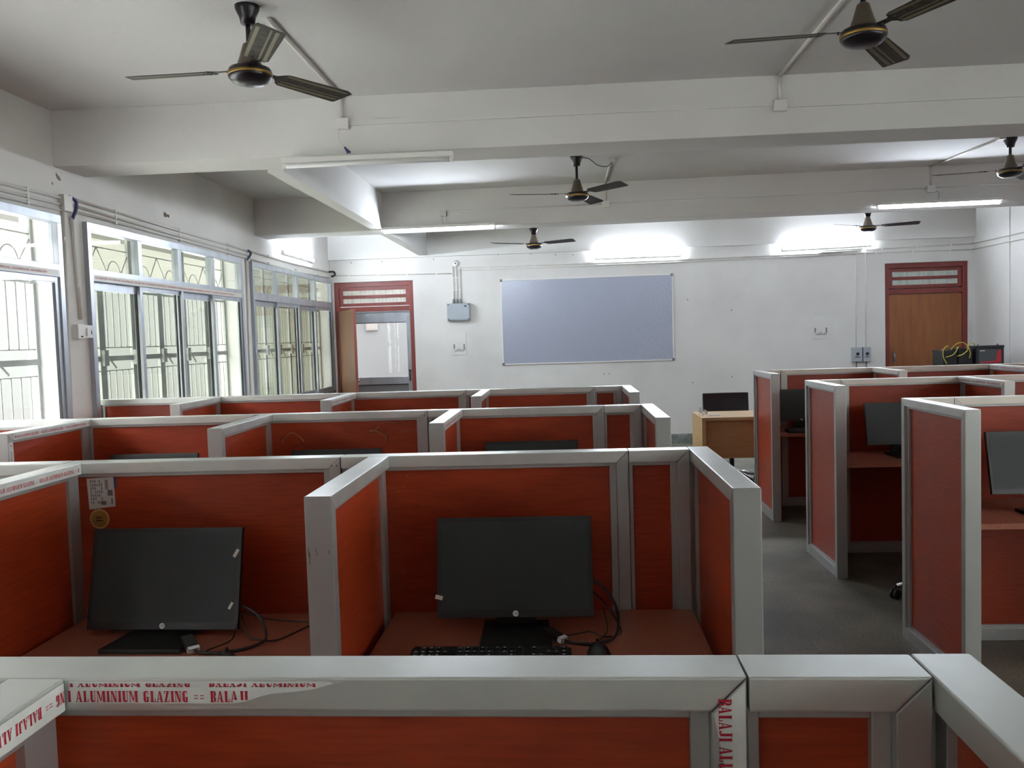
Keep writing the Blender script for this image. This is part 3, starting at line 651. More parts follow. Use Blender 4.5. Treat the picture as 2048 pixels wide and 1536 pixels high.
# keyboards and mice
def keyboard(x, y, z, label, rz=0):
    T = empty('keyboard', (x, y, z), rz, label, 'keyboard', 'keyboards on the desks')
    MB().prism([(-.065, 0), (.07, 0), (.07, .024), (-.065, .012)], 'X', -.218, .218).build('keyboard_body', 'black_plastic', T, bevel=.002)
    mb = MB(); mk = MB()
    for r in range(6):
        yy = -.055+r*.0195+(.004 if r == 5 else 0); zz = .014+(yy+.065)*.09
        for c in range(21):
            if c in (15, 19-19) and c == 15: continue
            xx = -.208+c*.0199
            mb.box(xx, xx+.0165, yy, yy+.0155, zz, zz+.008)
            if random.random() < .6: mk.box(xx+.004, xx+.010, yy+.003, yy+.008, zz+.008, zz+.0084)
    tag(mb.build('keys', 'key_plastic', T), kind='stuff'); tag(mk.build('key_legend', 'key_print', T), kind='stuff')
    return T
def mouse(x, y, z, label, rz=0):
    T = empty('mouse', (x, y, z), rz, label, 'mouse', 'computer mice on the desks')
    bm = bmesh.new(); bmesh.ops.create_uvsphere(bm, u_segments=24, v_segments=14, radius=1)
    for v in bm.verts:
        v.co.x *= .034*(1-.12*v.co.y); v.co.y *= .06; v.co.z = max(v.co.z, 0)*.042
    me = bpy.data.meshes.new('mouse_body'); bm.to_mesh(me); bm.free(); me.materials.append(M['monitor_black'])
    for p in me.polygons: p.use_smooth = True
    o = bpy.data.objects.new('mouse_body', me); COL.objects.link(o); o.parent = T
    w_ = MB().lathe([(.008, -.003), (.008, .003)], 14); w_.v = [(vz, vx+.028, vy+.037) for vx, vy, vz in w_.v]; w_.build('scroll_wheel', 'rubber', T)
    return T
keyboard(-.222, 2.215, DZ, 'black keyboard below the monitor of the second row beside the aisle')
mouse(.068, 2.262, DZ, 'black mouse right of the keyboard, second row beside the aisle', .1)
mouse(-.94, 2.222, DZ, 'black mouse barely showing behind the foreground rail, second row under the gold seal', .2)
keyboard(2.05, 7.265, DZ, 'black keyboard on the right block, farthest row')
def cable(name, pts, r, label, m='cable', plug=None, k=6):
    T = tag(MB().tube(smooth_pts(pts, k), r, 8).build(name, m), label, 'cable')
    if plug:
        p0, p1, ww = plug
        d = Vector(p1)-Vector(p0); L_ = d.length; q = d.to_track_quat('X', 'Z').to_matrix().to_4x4()
        MB().box(0, L_, -ww/2, ww/2, -.007, .007).box(-.016, 0, -ww*.5, ww*.5, -.007, .008, 1).xf(Matrix.Translation(p0) @ q).build('plug', ['tape_white' if m != 'cable' else 'key_plastic', 'logo_silver'], T, bevel=.001)
    return T
zt = DZ
cable('video_cable', [(.03, 2.53, .86), (.085, 2.50, .85), (.125, 2.46, .80), (.13, 2.42, .75), (.11, 2.39, zt+.008), (.06, 2.36, zt+.006), (.0, 2.37, zt+.006), (-.05, 2.40, zt+.012), (-.08, 2.43, zt+.03)], .0045, 'thick black cable looping out from behind the monitor, second row beside the aisle', plug=((-.035, 2.39, zt+.012), (-.07, 2.42, zt+.025), .03))
cable('power_cable', [(.04, 2.53, .84), (.10, 2.50, .79), (.14, 2.46, zt+.004), (.09, 2.42, zt+.004), (.05, 2.44, zt+.012), (-.02, 2.43, zt+.006), (-.06, 2.45, zt+.02)], .0025, 'thin black cable crossing under the thick one behind the monitor, second row beside the aisle')
cable('mouse_cable', [(.062, 2.296, zt+.012), (.064, 2.33, zt+.004), (.07, 2.38, zt+.004), (.10, 2.44, zt+.018), (.09, 2.52, .78)], .0018, 'thin mouse cable running up behind the monitor, second row beside the aisle')
cable('video_cable', [(-1.07, 2.51, .80), (-1.0, 2.50, .80), (-.935, 2.47, .775), (-.90, 2.43, zt+.015), (-.90, 2.38, zt+.008), (-.95, 2.33, zt+.006), (-1.03, 2.31, zt+.006), (-1.08, 2.33, zt+.01)], .0045, 'thick black cable looping beside the left monitor, second row', plug=((-1.08, 2.335, zt+.012), (-1.115, 2.375, zt+.03), .034))
cable('power_cable', [(-1.02, 2.52, .78), (-.93, 2.53, zt+.03), (-.8, 2.55, zt+.012), (-.64, 2.57, zt+.01)], .0028, 'black cable running straight to the divider, second row left bay')
cable('power_cable', [(-1.0, 2.5, .77), (-.96, 2.44, zt+.01), (-.92, 2.42, zt+.004), (-.86, 2.42, zt+.004), (-.78, 2.50, zt+.02), (-.72, 2.54, zt+.008), (-.637, 2.555, zt+.01)], .0028, 'black cable with a raised bend near the divider, second row left bay')
cable('mouse_cable', [(-.945, 2.285, zt+.01), (-1.04, 2.33, zt+.003), (-1.0, 2.42, zt+.006), (-1.01, 2.49, .77)], .0018, 'thin mouse cable beside the left monitor stand, second row')
# small clear plastic bag with wire behind the left monitor
mb = MB()
for q in range(26):
    c = Vector((-1.40+random.uniform(-.025, .025), 2.50+random.uniform(-.015, .015), .725+random.uniform(.0, .06)))
    mb.add([c+Vector((random.uniform(-.02, .02), random.uniform(-.01, .01), random.uniform(-.02, .02))) for _ in range(3)], [(0, 1, 2)])
tag(mb.build('plastic_bag', 'plastic_clear'), 'small crumpled clear plastic bag on the desk under the left monitor', 'bag')

# ------------------------------------------------------------------ ceiling fans
def fan(x, y, zb, ang, label, scale=1.0, ztop=ZC, dark=False, canopy=None):
    T = empty('ceiling_fan', (x, y, zb), 0, label, 'ceiling fan', 'three-blade ceiling fans')
    top = ztop-zb; cz = top if canopy is None else canopy-zb
    MB().lathe([(.012, .02), (.012, top)], 12).build('down_rod', 'fan_dark', T)
    MB().lathe([(.020, cz-.088), (.032, cz-.085), (.038, cz-.055), (.055, cz-.02), (.058, cz-.002)], 24).build('canopy', 'fan_dark', T)
    MB().lathe([(.018, .125), (.028, .118), (.033, .10), (.048, .05), (.056, .03), (.058, .012), (.085, .005)][::-1], 28).build('motor_cover', 'fan_motor', T)
    mt = MB().lathe([(.05, -.068), (.08, -.058), (.098, -.042), (.1, -.034), (.102, -.012), (.095, .004), (.06, .01)], 36).build('motor_housing', 'fan_dark', T)
    MB().lathe([(.1015, -.03), (.1035, -.028), (.1035, -.018), (.1015, -.016)], 36).build('trim_ring', 'fan_gold', mt)
    for k in range(3):
        a = math.radians(ang+120*k)
        mm = Matrix.Rotation(a, 4, 'Z') @ Matrix.Translation((0, 0, -.004)) @ Matrix.Rotation(math.radians(-11), 4, 'X')
        t = .0015; pl = [(.175, -.045), (.2, -.056), (.57, -.066), (.61, -.05), (.585, .066), (.57, .07), (.2, .056), (.175, .04)]
        bl = MB().prism(pl, 'Z', -t, t).xf(mm).build('blade', 'fan_brown', T)
        s = MB()
        s.box(.19, .58, -.052, -.036, -t-.0008, -t); s.box(.19, .58, .008, .016, -t-.0008, -t) ; s.box(.19, .575, .03, .046, -t-.0008, -t, 0); s.box(.19, .58, -.052, -.036, t, t+.0008); s.box(.19, .575, .03, .046, t, t+.0008)
        if not dark: s.xf(mm).build('blade_stripe', 'fan_strip', bl)
        s = MB().prism([(.085, -.016), (.15, -.014), (.18, -.038), (.245, -.036), (.245, .036), (.18, .038), (.15, .014), (.085, .016)], 'Z', t, t+.003)
        for (px, py) in ((.2, -.02), (.2, .02), (.23, 0), (.11, 0)): s.lathe([(.005, -t-.004), (.005, t+.006)], 8, (px, py, 0))
        s.xf(mm).build('blade_bracket', 'fan_dark', T)
    return T
fan(-1.45, 4.05, 2.883, 177.9, 'brown striped ceiling fan at upper left, one blade pointing at the camera')
fan(1.394, 4.08, 2.926, 175.5, 'brown ceiling fan at upper right, cut by the top picture edge')
fan(.147, 7.79, 2.852, 190.1, 'dark ceiling fan hanging in the middle bay, above the whiteboard', dark=True)
fan(3.897, 7.79, 2.905, 168, 'dark ceiling fan at the right picture edge, middle bay', dark=True)
fan(-.363, 11.2, 2.785, 209.8, 'small dark ceiling fan right of the lit tube, far bay', dark=True, canopy=2.985)
fan(3.88, 11.25, 2.852, 216, 'small dark ceiling fan under the right lit tube, far bay', dark=True, canopy=3.06)

# ------------------------------------------------------------------ tube lights
def tube_light(p0, p1, lit, label, name='tube_light', out=(0, -1, 0), batten_dz=0, upward=False, group='fluorescent tube lights'):
    p0 = Vector(p0); p1 = Vector(p1); d = p1-p0; L_ = d.length; q = Matrix.Translation(p0) @ d.to_track_quat('X', 'Z').to_matrix().to_4x4()
    T = tag(empty(name), label, 'light', group); T.location = p0; T.rotation_euler = d.to_track_quat('X', 'Z').to_euler()
    s = out
    if upward:
        MB().box(0, L_, -.022, .022, -.022, .004).build('batten', 'white_plastic', T, bevel=.002); tz, ty = .022, 0
    else:
        MB().box(0, L_, -.034, .034, -.0, .03).build('batten', 'white_plastic', T, bevel=.002); tz, ty = -.018, -.006
    for a in (0, L_-.022): MB().box(a, a+.022, -.018, .018, tz-.017, tz+.017).build('tube_holder', 'white_plastic', T, bevel=.002)
    mb = MB().tube([(.022, ty, tz), (L_-.022, ty, tz)], .0145, 16)
    mb.build('tube', ('tube_lit' if upward else 'tube_lit_beam') if lit else 'tube_off', T)
    return T
tube_light((-1.80, 5.56, 2.757), (-.685, 5.56, 2.757), False, 'unlit white tube light hanging under the front beam')
tube_light((-1.925, 9.22, 2.775), (-.70, 9.17, 2.775), True, 'lit tube light left of centre under the middle beam')
tube_light((3.19, 9.0, 2.80), (4.39, 8.95, 2.80), True, 'lit tube light at right under the middle beam')
tube_light((.455, 12.25, 2.655), (1.655, 12.25, 2.655), True, 'lit tube light on the back wall above the whiteboard', upward=True)
tube_light((3.04, 12.25, 2.675), (4.27, 12.25, 2.70), True, 'lit tube light on the back wall left of the right door', upward=True)
tube_light((XL+.06, 10.05, 2.665), (XL+.06, 11.32, 2.665), True, 'lit tube light on the left wall above the far window', upward=True)

# ------------------------------------------------------------------ conduits, junction boxes, wiring
def conduit(pts, label, r=.010, m='pvc', clips=None, name='conduit', flat=None, group='surface conduits'):
    mb = MB()
    if flat:
        for a, b in zip(pts[:-1], pts[1:]):
            a = Vector(a); b = Vector(b); lo = [min(a[i], b[i])-flat[i] for i in range(3)]; hi = [max(a[i], b[i])+flat[i] for i in range(3)]
            mb.box(lo[0], hi[0], lo[1], hi[1], lo[2], hi[2])
    else: mb.tube(pts, r, 8)
    T = tag(mb.build(name, m), label, 'conduit', group)
    if clips:
        for (cx_, cy_, cz_) in clips: MB().box(cx_-clips_s[0], cx_+clips_s[0], cy_-clips_s[1], cy_+clips_s[1], cz_-clips_s[2], cz_+clips_s[2]).build('clip', 'pvc_white', T)
    return T
def along(a, b, n): return [tuple(Vector(a).lerp(Vector(b), (i+.5)/n)) for i in range(n)]
xw = XL+.009
clips_s = (.012, .008, .013)
for z, nm_ in ((2.615, 'top'), (2.572, 'middle'), (2.535, 'bottom')):
    conduit([(xw, 1.0, z-.06), (xw, 5.66, z)], '%s of three cream conduits on the left wall, near stretch' % nm_, clips=along((xw, 1, z-.06), (xw, 5.66, z), 6))
    z2 = {2.615: 2.63, 2.572: 2.585, 2.535: 2.545}[z]
    conduit([(xw, 5.78, z2), (xw, 7.3, z2-.02+(.012 if z == 2.535 else 0)), (xw, 9.05, z2-.035)], '%s of three cream conduits over the middle window' % nm_, clips=along((xw, 5.8, z2), (xw, 9.05, z2-.035), 3))
    if nm_ != 'middle': conduit([(xw, 9.15, z2-.035), (xw, 10.6, z2-.045), (xw, 12.2, z2-.03)], '%s of two cream conduits over the far window' % nm_, clips=along((xw, 9.2, z2-.035), (xw, 12.2, z2-.03), 3))
conduit([(xw, 5.655, 2.53), (xw, 5.62, 1.0), (xw, 5.62, .8)], 'left of two vertical conduits on the left wall column', r=.014, clips=along((xw, 5.65, 2.5), (xw, 5.62, .6), 6))
conduit([(xw, 5.755, 2.50), (xw, 5.80, 1.80)], 'right vertical conduit running down to the wall switches', r=.014, clips=along((xw, 5.76, 2.45), (xw, 5.79, 1.9), 2))
conduit([(xw, 9.0, 2.50), (xw, 8.96, 1.0), (xw, 8.96, .8)], 'vertical conduit on the column between the middle and far windows', r=.013, clips=along((xw, 9, 2.4), (xw, 8.96, .8), 5))
def boxobj(name, x0, x1, y0, y1, z0, z1, m, label, cat, bev=.003, group=None):
    return tag(MB().box(x0, x1, y0, y1, z0, z1).build(name, m, bevel=bev), label, cat, group)
boxobj('junction_box', XL, XL+.035, 5.64, 5.74, 2.53, 2.64, 'pvc', 'cream junction box at the head of the left wall column', 'junction box')
def tape(pts, label):
    return tag(MB().tube(smooth_pts(pts, 4), [.012]*((len(pts)-1)*4+1), 8).build('wiring_tape', 'blue_tape'), label, 'tape')
tape([(xw+.012, 5.72, 2.635), (xw+.02, 5.79, 2.615), (xw+.015, 5.79, 2.55), (xw+.008, 5.755, 2.49)], 'dark blue taped wire bend at the left wall junction box')
tape([(xw+.012, 9.04, 2.595), (xw+.02, 9.1, 2.575), (xw+.012, 9.07, 2.53), (xw+.008, 9.0, 2.49)], 'dark blue taped wire bend between the middle and far windows')
tag(MB().tube(smooth_pts([(XL+.03, 12.18, 2.60), (XL+.08, 12.24, 2.60), (XL+.09, 12.26, 2.56), (XL+.04, 12.24, 2.535)], 4), .014, 8).build('wiring_tape', 'rubber'), 'black taped wire bend in the far left corner', 'tape')
# switches on column
T = tag(empty('wall_switch', (XL, 5.71, 1.715)), 'white socket and switch pair on the left wall column', 'switch')
MB().box(0, .04, 0, .085, -.05, .05).build('switch_box', 'white_plastic', T, bevel=.004)
MB().box(0, .035, .09, .19, -.045, .045).build('socket_plate', 'white_plastic', T, bevel=.004)
MB().box(.035, .045, .105, .15, -.03, .025).build('rocker', 'pvc_white', T, bevel=.003)
MB().box(.034, .0365, .158, .178, -.02, .008).build('socket_hole', 'black_plastic', T)
MB().box(.04, .0415, .03, .055, -.04, -.03).build('marking', 'print_dark', T)
# back wall conduits
yw = YW-.009; clips_s = (.013, .008, .012)
conduit([(XL+.02, yw, 2.555), (-3.0, yw, 2.545), (-1.6, yw, 2.525)], 'thin cream conduit over the left door', r=.007, clips=along((-3.3, yw, 2.553), (-1.6, yw, 2.525), 4))
conduit([(-1.47, yw, 2.60), (1.5, yw, 2.60), (3.9, yw, 2.625)], 'upper cream conduit along the back wall over the whiteboard', clips=along((-1.4, yw, 2.6), (3.9, yw, 2.62), 8))
conduit([(-1.45, yw, 2.565), (1.5, yw, 2.57), (4.07, yw, 2.595)], 'lower cream conduit along the back wall over the whiteboard', clips=along((-1.4, yw, 2.567), (4.0, yw, 2.592), 8))
conduit([(4.2, yw, 2.655), (XR-.02, yw, 2.68)], 'upper conduit over the right door', r=.007, clips=along((4.2, yw, 2.655), (5.6, yw, 2.68), 3))
conduit([(4.07, yw, 2.605), (XR-.02, yw, 2.60)], 'lower conduit over the right door', r=.007, clips=along((4.1, yw, 2.605), (5.6, yw, 2.6), 3))
conduit([(3.6, yw-.012, 2.665), (4.17, yw-.012, 2.668)], 'short white conduit stub under the right wall tube light', r=.013, m='pvc_white')
conduit([(3.62, yw-.012, 2.635), (4.1, yw-.012, 2.638)], 'second short white conduit stub under the right wall tube light', r=.008, m='pvc_white')
for x_, ztp in ((4.075, 2.595), (4.205, 2.66)):
    conduit([(x_, yw, ztp), (x_, yw, 1.295)], 'vertical conduit dropping to the %s isolator box' % ('left' if x_ < 4.1 else 'right'), r=.010, m='pvc_white', clips=along((x_, yw, 2.5), (x_, yw, 1.35), 4))
for x_, nm_ in ((-1.575, 'left'), (-1.525, 'middle'), (-1.475, 'right')):
    conduit([(x_, yw, 2.62 if x_ < -1.5 else 2.58), (x_, yw, 2.12)], '%s of three vertical conduits above the grey meter box' % nm_, r=.009, clips=along((x_, yw, 2.55), (x_, yw, 2.2), 2))
# right wall conduits
xr = XR-.03; clips_s = (.008, .012, .012)
conduit([(xr, YW-.02, 2.68), (xr, 9.0, 2.68)], 'upper conduit on the right wall', r=.007)
conduit([(xr, YW-.02, 2.60), (xr, 9.0, 2.60)], 'lower conduit on the right wall', r=.007)
# camera bracket / round cover above meter box
T = tag(empty('ceiling_rose', (-1.535, YW, 2.665)), 'round white wiring cover above the three vertical conduits', 'junction box')
c_ = MB().lathe([(.045, 0), (.045, .02), (.036, .03)], 24); c_.v = [(a, -c, b) for a, b, c in c_.v]; c_.build('round_cover', 'pvc_white', T)
c_ = MB().lathe([(.010, 0), (.010, .034)], 12); c_.v = [(a, -c, b) for a, b, c in c_.v]; c_.build('center_hole', 'print_dark', T)
# meter box
T = tag(empty('meter_box', (-1.505, YW, 1.97)), 'grey plastic distribution box on the back wall between the left door and whiteboard', 'electrical box')
MB().box(-.165, .165, -.09, 0, -.122, .122).build('box_body', 'grey_box', T, bevel=.008)
MB().box(-.155, .155, -.1, -.09, -.11, .11).build('box_lid', 'grey_box', T, bevel=.006)
for (a, b_) in ((-.145, -.105), (.145, -.105), (-.145, .105), (.145, .105)):
    c_ = MB().lathe([(.012, 0), (.012, .012)], 10, (0, 0, 0)); c_.v = [(p+a, -.09-s, q_+b_) for p, q_, s in c_.v]; c_.build('corner_screw', 'alu_dark', T)
MB().box(.085, .12, -.102, -.1, .07, .09).build('marking', 'print_dark', T)
for x_ in (-.07, -.02, .03): MB().lathe([(.02, 0), (.02, .03), (.013, .032), (.013, .065)], 12, (x_, -.035, .12)).build('cable_gland', 'alu_dark', T)
# painted-over switch boards
for (a, b_, c0, c1, lb) in ((-1.62, -1.42, 1.352, 1.672, 'pale painted-over switch board below the grey meter box'), (3.482, 3.695, 1.43, 1.745, 'pale painted-over switch board between the whiteboard and right door')):
    T = tag(empty('switch_board', ((a+b_)/2, YW, (c0+c1)/2)), lb, 'switch board'); ww = (b_-a)/2; hh = (c1-c0)/2
    MB().box(-ww, ww, -.012, 0, -hh, hh).build('board_plate', 'plaster', T, bevel=.003)
    mb = MB(); 
    for sx in (-1, 1): mb.box(sx*ww*.72-.01, sx*ww*.72+.01, -.0135, -.012, -hh*.45, -hh*.02)
    mb.box(-ww*.72, ww*.72, -.0135, -.012, -hh*.66, -hh*.60)
    for q in range(6): mb.box(-ww*.5+q*.025, -ww*.5+q*.025+.012, -.0135, -.012, -hh*.58, -hh*(.5-.05*(q % 3)))
    mb.build('worn_marks', 'plaster_hole', T)
# isolators
for (a, b_, lb, dark_) in ((4.005, 4.135, 'left grey isolator switch box beside the right door', 1), (4.15, 4.255, 'right grey isolator switch box beside the right door', 0)):
    T = tag(empty('isolator_box', ((a+b_)/2, YW, 1.195)), lb, 'electrical box', 'isolator boxes by the right door'); ww = (b_-a)/2
    MB().box(-ww, ww, -.07, 0, -.1, .1).build('box_body', 'grey_box', T, bevel=.004)
    c_ = MB().lathe([(.022, 0), (.020, .02)], 14); c_.v = [(p, -.07-s, q_+.01) for p, q_, s in c_.v]; c_.build('rotary_knob', 'black_plastic', T)
    MB().box(-.03, .03, -.0715, -.07, -.045, -.025).build('marking', 'print_grey', T)
    MB().tube([(0, -.03, -.1), (0, -.03, -.4), (.01, -.03, -.9)], .009, 8).build('cable_tail', 'alu_dark', T)
# ceiling / beam wiring
def pipe_drop(x, y0, ybeam, zbox, nm_, box_z, xs=None):
    conduit([(x if xs is None else xs, y0, ZC-.008), (x, ybeam-.008, ZC-.008)] if xs is None else [(xs, y0, ZC-.008), (x, ybeam-.008, ZC-.008)], 'cream wiring casing crossing the ceiling to the %s' % nm_, r=.012)
    conduit([(x, ybeam-.009, ZC-.01), (x, ybeam-.009, zbox+.03)], 'short vertical wiring casing on the beam below the %s' % nm_, r=.011)
    T = boxobj('junction_box', x-.04, x+.04, ybeam-.035, ybeam, zbox-.035, zbox+.035, 'pvc_white', 'small white junction box on the beam below the %s' % nm_, 'junction box')
    return T
pipe_drop(-1.402, 4.2, 5.594, 3.0, 'casing of the upper left fan', 0)
pipe_drop(1.392, 4.15, 5.594, 2.985, 'casing of the upper right fan', 0)
pipe_drop(.468, 7.95, 9.163, 2.95, 'casing of the middle bay fan', 0)
pipe_drop(3.73, 7.75, 9.02, 2.95, 'casing of the right edge fan', 0, xs=3.80)
conduit([(-1.36, 5.586, 3.01), (1.35, 5.586, 3.0)], 'flat white casing along the front beam between its two junction boxes', flat=(0, .006, .011), m='ceiling_paint')
conduit([(1.43, 5.586, 3.0), (XR, 5.586, 2.985)], 'flat white casing along the front beam right of the junction boxes', flat=(0, .006, .011), m='ceiling_paint')
conduit([(-1.2, 9.228, 2.95), (.43, 9.156, 2.955)], 'thin white casing along the middle beam, left part', r=.007, m='ceiling_paint')
conduit([(.51, 9.153, 2.955), (3.69, 9.012, 2.96)], 'thin white casing along the middle beam, centre part', r=.007, m='ceiling_paint')
conduit([(3.77, 9.008, 2.96), (XR-.02, 8.925, 2.965)], 'thin white casing along the middle beam, right part', r=.007, m='ceiling_paint')
boxobj('junction_box', -1.30, -1.23, 9.2, 9.24, 2.90, 2.96, 'pvc', 'small grey junction box above the lit tube left of centre', 'junction box')
cable('wire', [(-1.265, 9.195, 2.90), (-1.27, 9.19, 2.85), (-1.262, 9.19, 2.805)], .003, 'thin wire dropping to the lit tube left of centre', m='grey_box')
cable('wire', [(3.77, 8.99, 2.93), (3.80, 8.98, 2.90), (3.79, 8.98, 2.83)], .004, 'thin wire dropping to the right lit tube', m='grey_box')
cable('wire', [(-1.42, 5.56, 2.97), (-1.425, 5.555, 2.9), (-1.40, 5.55, 2.86), (-1.385, 5.55, 2.84)], .002, 'thin pale wire dangling from the front beam junction box', m='pvc')
tag(MB().tube([(-1.388, 5.55, 2.845), (-1.37, 5.55, 2.822), (-1.352, 5.55, 2.808)], [.006, .010, .009], 8).tube([(-1.372, 5.55, 2.826), (-1.37, 5.55, 2.80)], .004, 6).build('wire_end', 'blue_tape'), 'dark blue taped wire end hanging over the front beam edge', 'tape')
cable('wire', [(.20, 7.79, 3.165), (.26, 7.8, 3.155), (.34, 7.85, 3.105), (.42, 7.9, 3.10), (.455, 7.95, 3.13), (.468, 7.97, 3.17)], .0035, 'thin wire looping from the middle bay fan canopy to its casing')
boxobj('junction_box', .43, .50, 7.90, 7.97, ZC-.03, ZC, 'pvc', 'round-cornered wiring cap on the ceiling beside the middle bay fan', 'junction box')
boxobj('junction_box', 3.76, 3.82, 7.70, 7.77, ZC-.03, ZC, 'pvc', 'wiring cap on the ceiling beside the right edge fan', 'junction box')
boxobj('junction_box', 1.36, 1.42, 4.10, 4.17, ZC-.03, ZC, 'pvc', 'wiring cap on the ceiling beside the upper right fan', 'junction box')
# plaster damage on left wall
def blotch(y, z, pts, label, m='plaster_hole'):
    tag(MB().prism([(y+a, z+b) for a, b in pts], 'X', XL-.001, XL+.0015).build('plaster_chip', m), label, 'wall damage')
blotch(5.62, 2.75, [(0, .03), (.02, .015), (.04, .005), (.055, -.015), (.03, -.018), (.012, -.008), (-.003, .01)], 'chipped plaster patch above the left wall junction box')
blotch(5.57, 2.70, [(0, .01), (.01, 0), (.005, -.012), (-.008, -.004)], 'small plaster chip left of the larger chipped patch')
blotch(7.17, 2.72, [(0, .02), (.03, .016), (.05, .005), (.095, .008), (.095, -.018), (.05, -.014), (.02, -.025), (-.01, -.012)], 'brown plaster hole high on the left wall above the middle window', 'stain')
# nail holes on back wall
nh = [(-3.05, 2.73), (-2.6, 2.735), (-1.85, 2.74), (-.92, 2.77), (-.45, 2.765), (-.1, 2.74), (.15, 2.73), (1.75, 2.04), (2.36, 1.87), (2.35, .93), (1.8, .86), (.55, 1.02), (.62, 1.02)]
mb = MB()
for x, z in nh: mb.lathe([(.009, 0), (.007, .002)], 8, (0, 0, 0)) if False else mb.box(x-.008, x+.008, YW-.0015, YW, z-.008, z+.008)
tag(mb.build('nail_holes', 'plaster_hole', bpy.data.objects['wall_back']), kind='stuff')

# ------------------------------------------------------------------ whiteboard
T = tag(empty('whiteboard', (-.9, YW, 1.188)), 'large framed white marker board on the back wall', 'whiteboard'); WB, HB = 2.447, 1.223
MB().box(.01, WB-.01, -.016, -.002, .01, HB-.01).build('board_surface', 'whiteboard', T)
mb = MB(); mb.box(0, WB, -.022, 0, 0, .018); mb.box(0, WB, -.022, 0, HB-.018, HB); mb.box(0, .018, -.022, 0, .018, HB-.018); mb.box(WB-.018, WB, -.022, 0, .018, HB-.018)
mb.build('board_frame', 'white_plastic', T, bevel=.003)
for (a, b_) in ((0, 0), (WB, 0), (0, HB), (WB, HB)): MB().box(a-.004 if a == 0 else a-.032, a+.032 if a == 0 else a+.004, -.026, 0, b_-.004 if b_ == 0 else b_-.032, b_+.032 if b_ == 0 else b_+.004).build('corner_cap', 'alu_dark', T, bevel=.004)

# ------------------------------------------------------------------ teacher desk and chair
T = tag(empty('teacher_desk', (1.27, 8.15, 0)), 'light wood desk with brown front panel near the whiteboard', 'desk'); W_ = 1.25
MB().box(0, W_, 0, .65, .74, .77).build('desk_board', 'desk_light', T, bevel=.003)
MB().box(0, .03, .015, .64, 0, .74).build('side_panel', 'desk_light', T, bevel=.002)
MB().box(W_-.03, W_, .015, .64, 0, .74).build('side_panel', 'desk_light', T, bevel=.002)
MB().box(.03, W_-.03, .05, .068, .375, .74).build('front_panel', 'desk_front', T)
MB().box(0, .035, 0, .015, 0, .74).build('edge_strip', 'desk_light', T)
def office_chair(x, y, rz, label, high=False, bw=.48, top=.92):
    T = tag(empty('office_chair', (x, y, 0), rz), label, 'chair', 'black swivel chairs')
    mb = MB()
    for k in range(5):
        a = 2*PI*k/5+.3; p = Vector((math.cos(a), math.sin(a), 0))
        mb.tube([Vector((0, 0, .11)), p*.14+Vector((0, 0, .105)), p*.27+Vector((0, 0, .075))], [.026, .022, .015], 8)
    mb.build('star_base', 'chrome', T)
    for k in range(5):
        a = 2*PI*k/5+.3; c = Vector((math.cos(a)*.28, math.sin(a)*.28, .029))
        t = Vector((-math.sin(a+.6), math.cos(a+.6), 0))
        MB().tube([c-t*.02, c-t*.006], .029, 16).tube([c+t*.006, c+t*.02], .029, 16).tube([c+Vector((0, 0, .0)), c+Vector((0, 0, .05))], .008, 8).build('caster', 'rubber', T)
    MB().tube([(0, 0, .1), (0, 0, .42)], .025, 12).build('gas_lift', 'black_plastic', T)
    sw = .19 if top < .9 else .23
    MB().prism([(sw*math.copysign(abs(math.cos(a_))**.5, math.cos(a_)), sw*math.copysign(abs(math.sin(a_))**.5, math.sin(a_))) for a_ in [2*PI*(k_+.5)/24 for k_ in range(24)]], 'Z', .42, .50).build('seat', 'leather', T, bevel=.012)
    b2 = bw/2; mb = MB(); n = 9; V = []
    for j, z in enumerate((.56, .62, top-.06, top)):
        for i in range(n):
            u_ = -1+2*i/(n-1); V.append((u_*b2, .25+.035*(1-u_*u_)+(.03 if j > 1 else 0), z))
    for j, z in enumerate((.56, .62, top-.06, top)):
        for i in range(n):
            u_ = -1+2*i/(n-1); V.append((u_*b2, .25+.035*(1-u_*u_)+(.03 if j > 1 else 0)+.05, z))
    F = []
    for o_ in (0, 4*n):
        for j in range(3):
            for i in range(n-1): F.append((o_+j*n+i, o_+j*n+i+1, o_+(j+1)*n+i+1, o_+(j+1)*n+i))
    N = 4*n
    for i in range(n-1): F += [(i, i+1, N+i+1, N+i), (3*n+i, 3*n+i+1, N+3*n+i+1, N+3*n+i)]
    for j in range(3): F += [(j*n, (j+1)*n, N+(j+1)*n, N+j*n), (j*n+n-1, (j+1)*n+n-1, N+(j+1)*n+n-1, N+j*n+n-1)]
    mb.add(V, F); mb.build('backrest', 'leather', T, bevel=.008)
    MB().tube([(0, .1, .44), (0, .3, .46), (0, .34, .6)], .018, 8).build('back_bracket', 'black_plastic', T)
    return T
office_chair(1.70, 9.0, 0, 'dark leather swivel chair behind the light wood teacher desk')
office_chair(2.155, 5.03, -2.19, 'swivel chair hidden behind the nearest right divider, one caster showing in the aisle', top=.88)
office_chair(2.30, 6.98, 3.52, 'swivel chair in the farthest row of the right block, caster showing beneath the desk', top=.88)
office_chair(2.45, 5.78, .5, 'swivel chair pushed under the desk of the middle row, right block', top=.70) if False else None
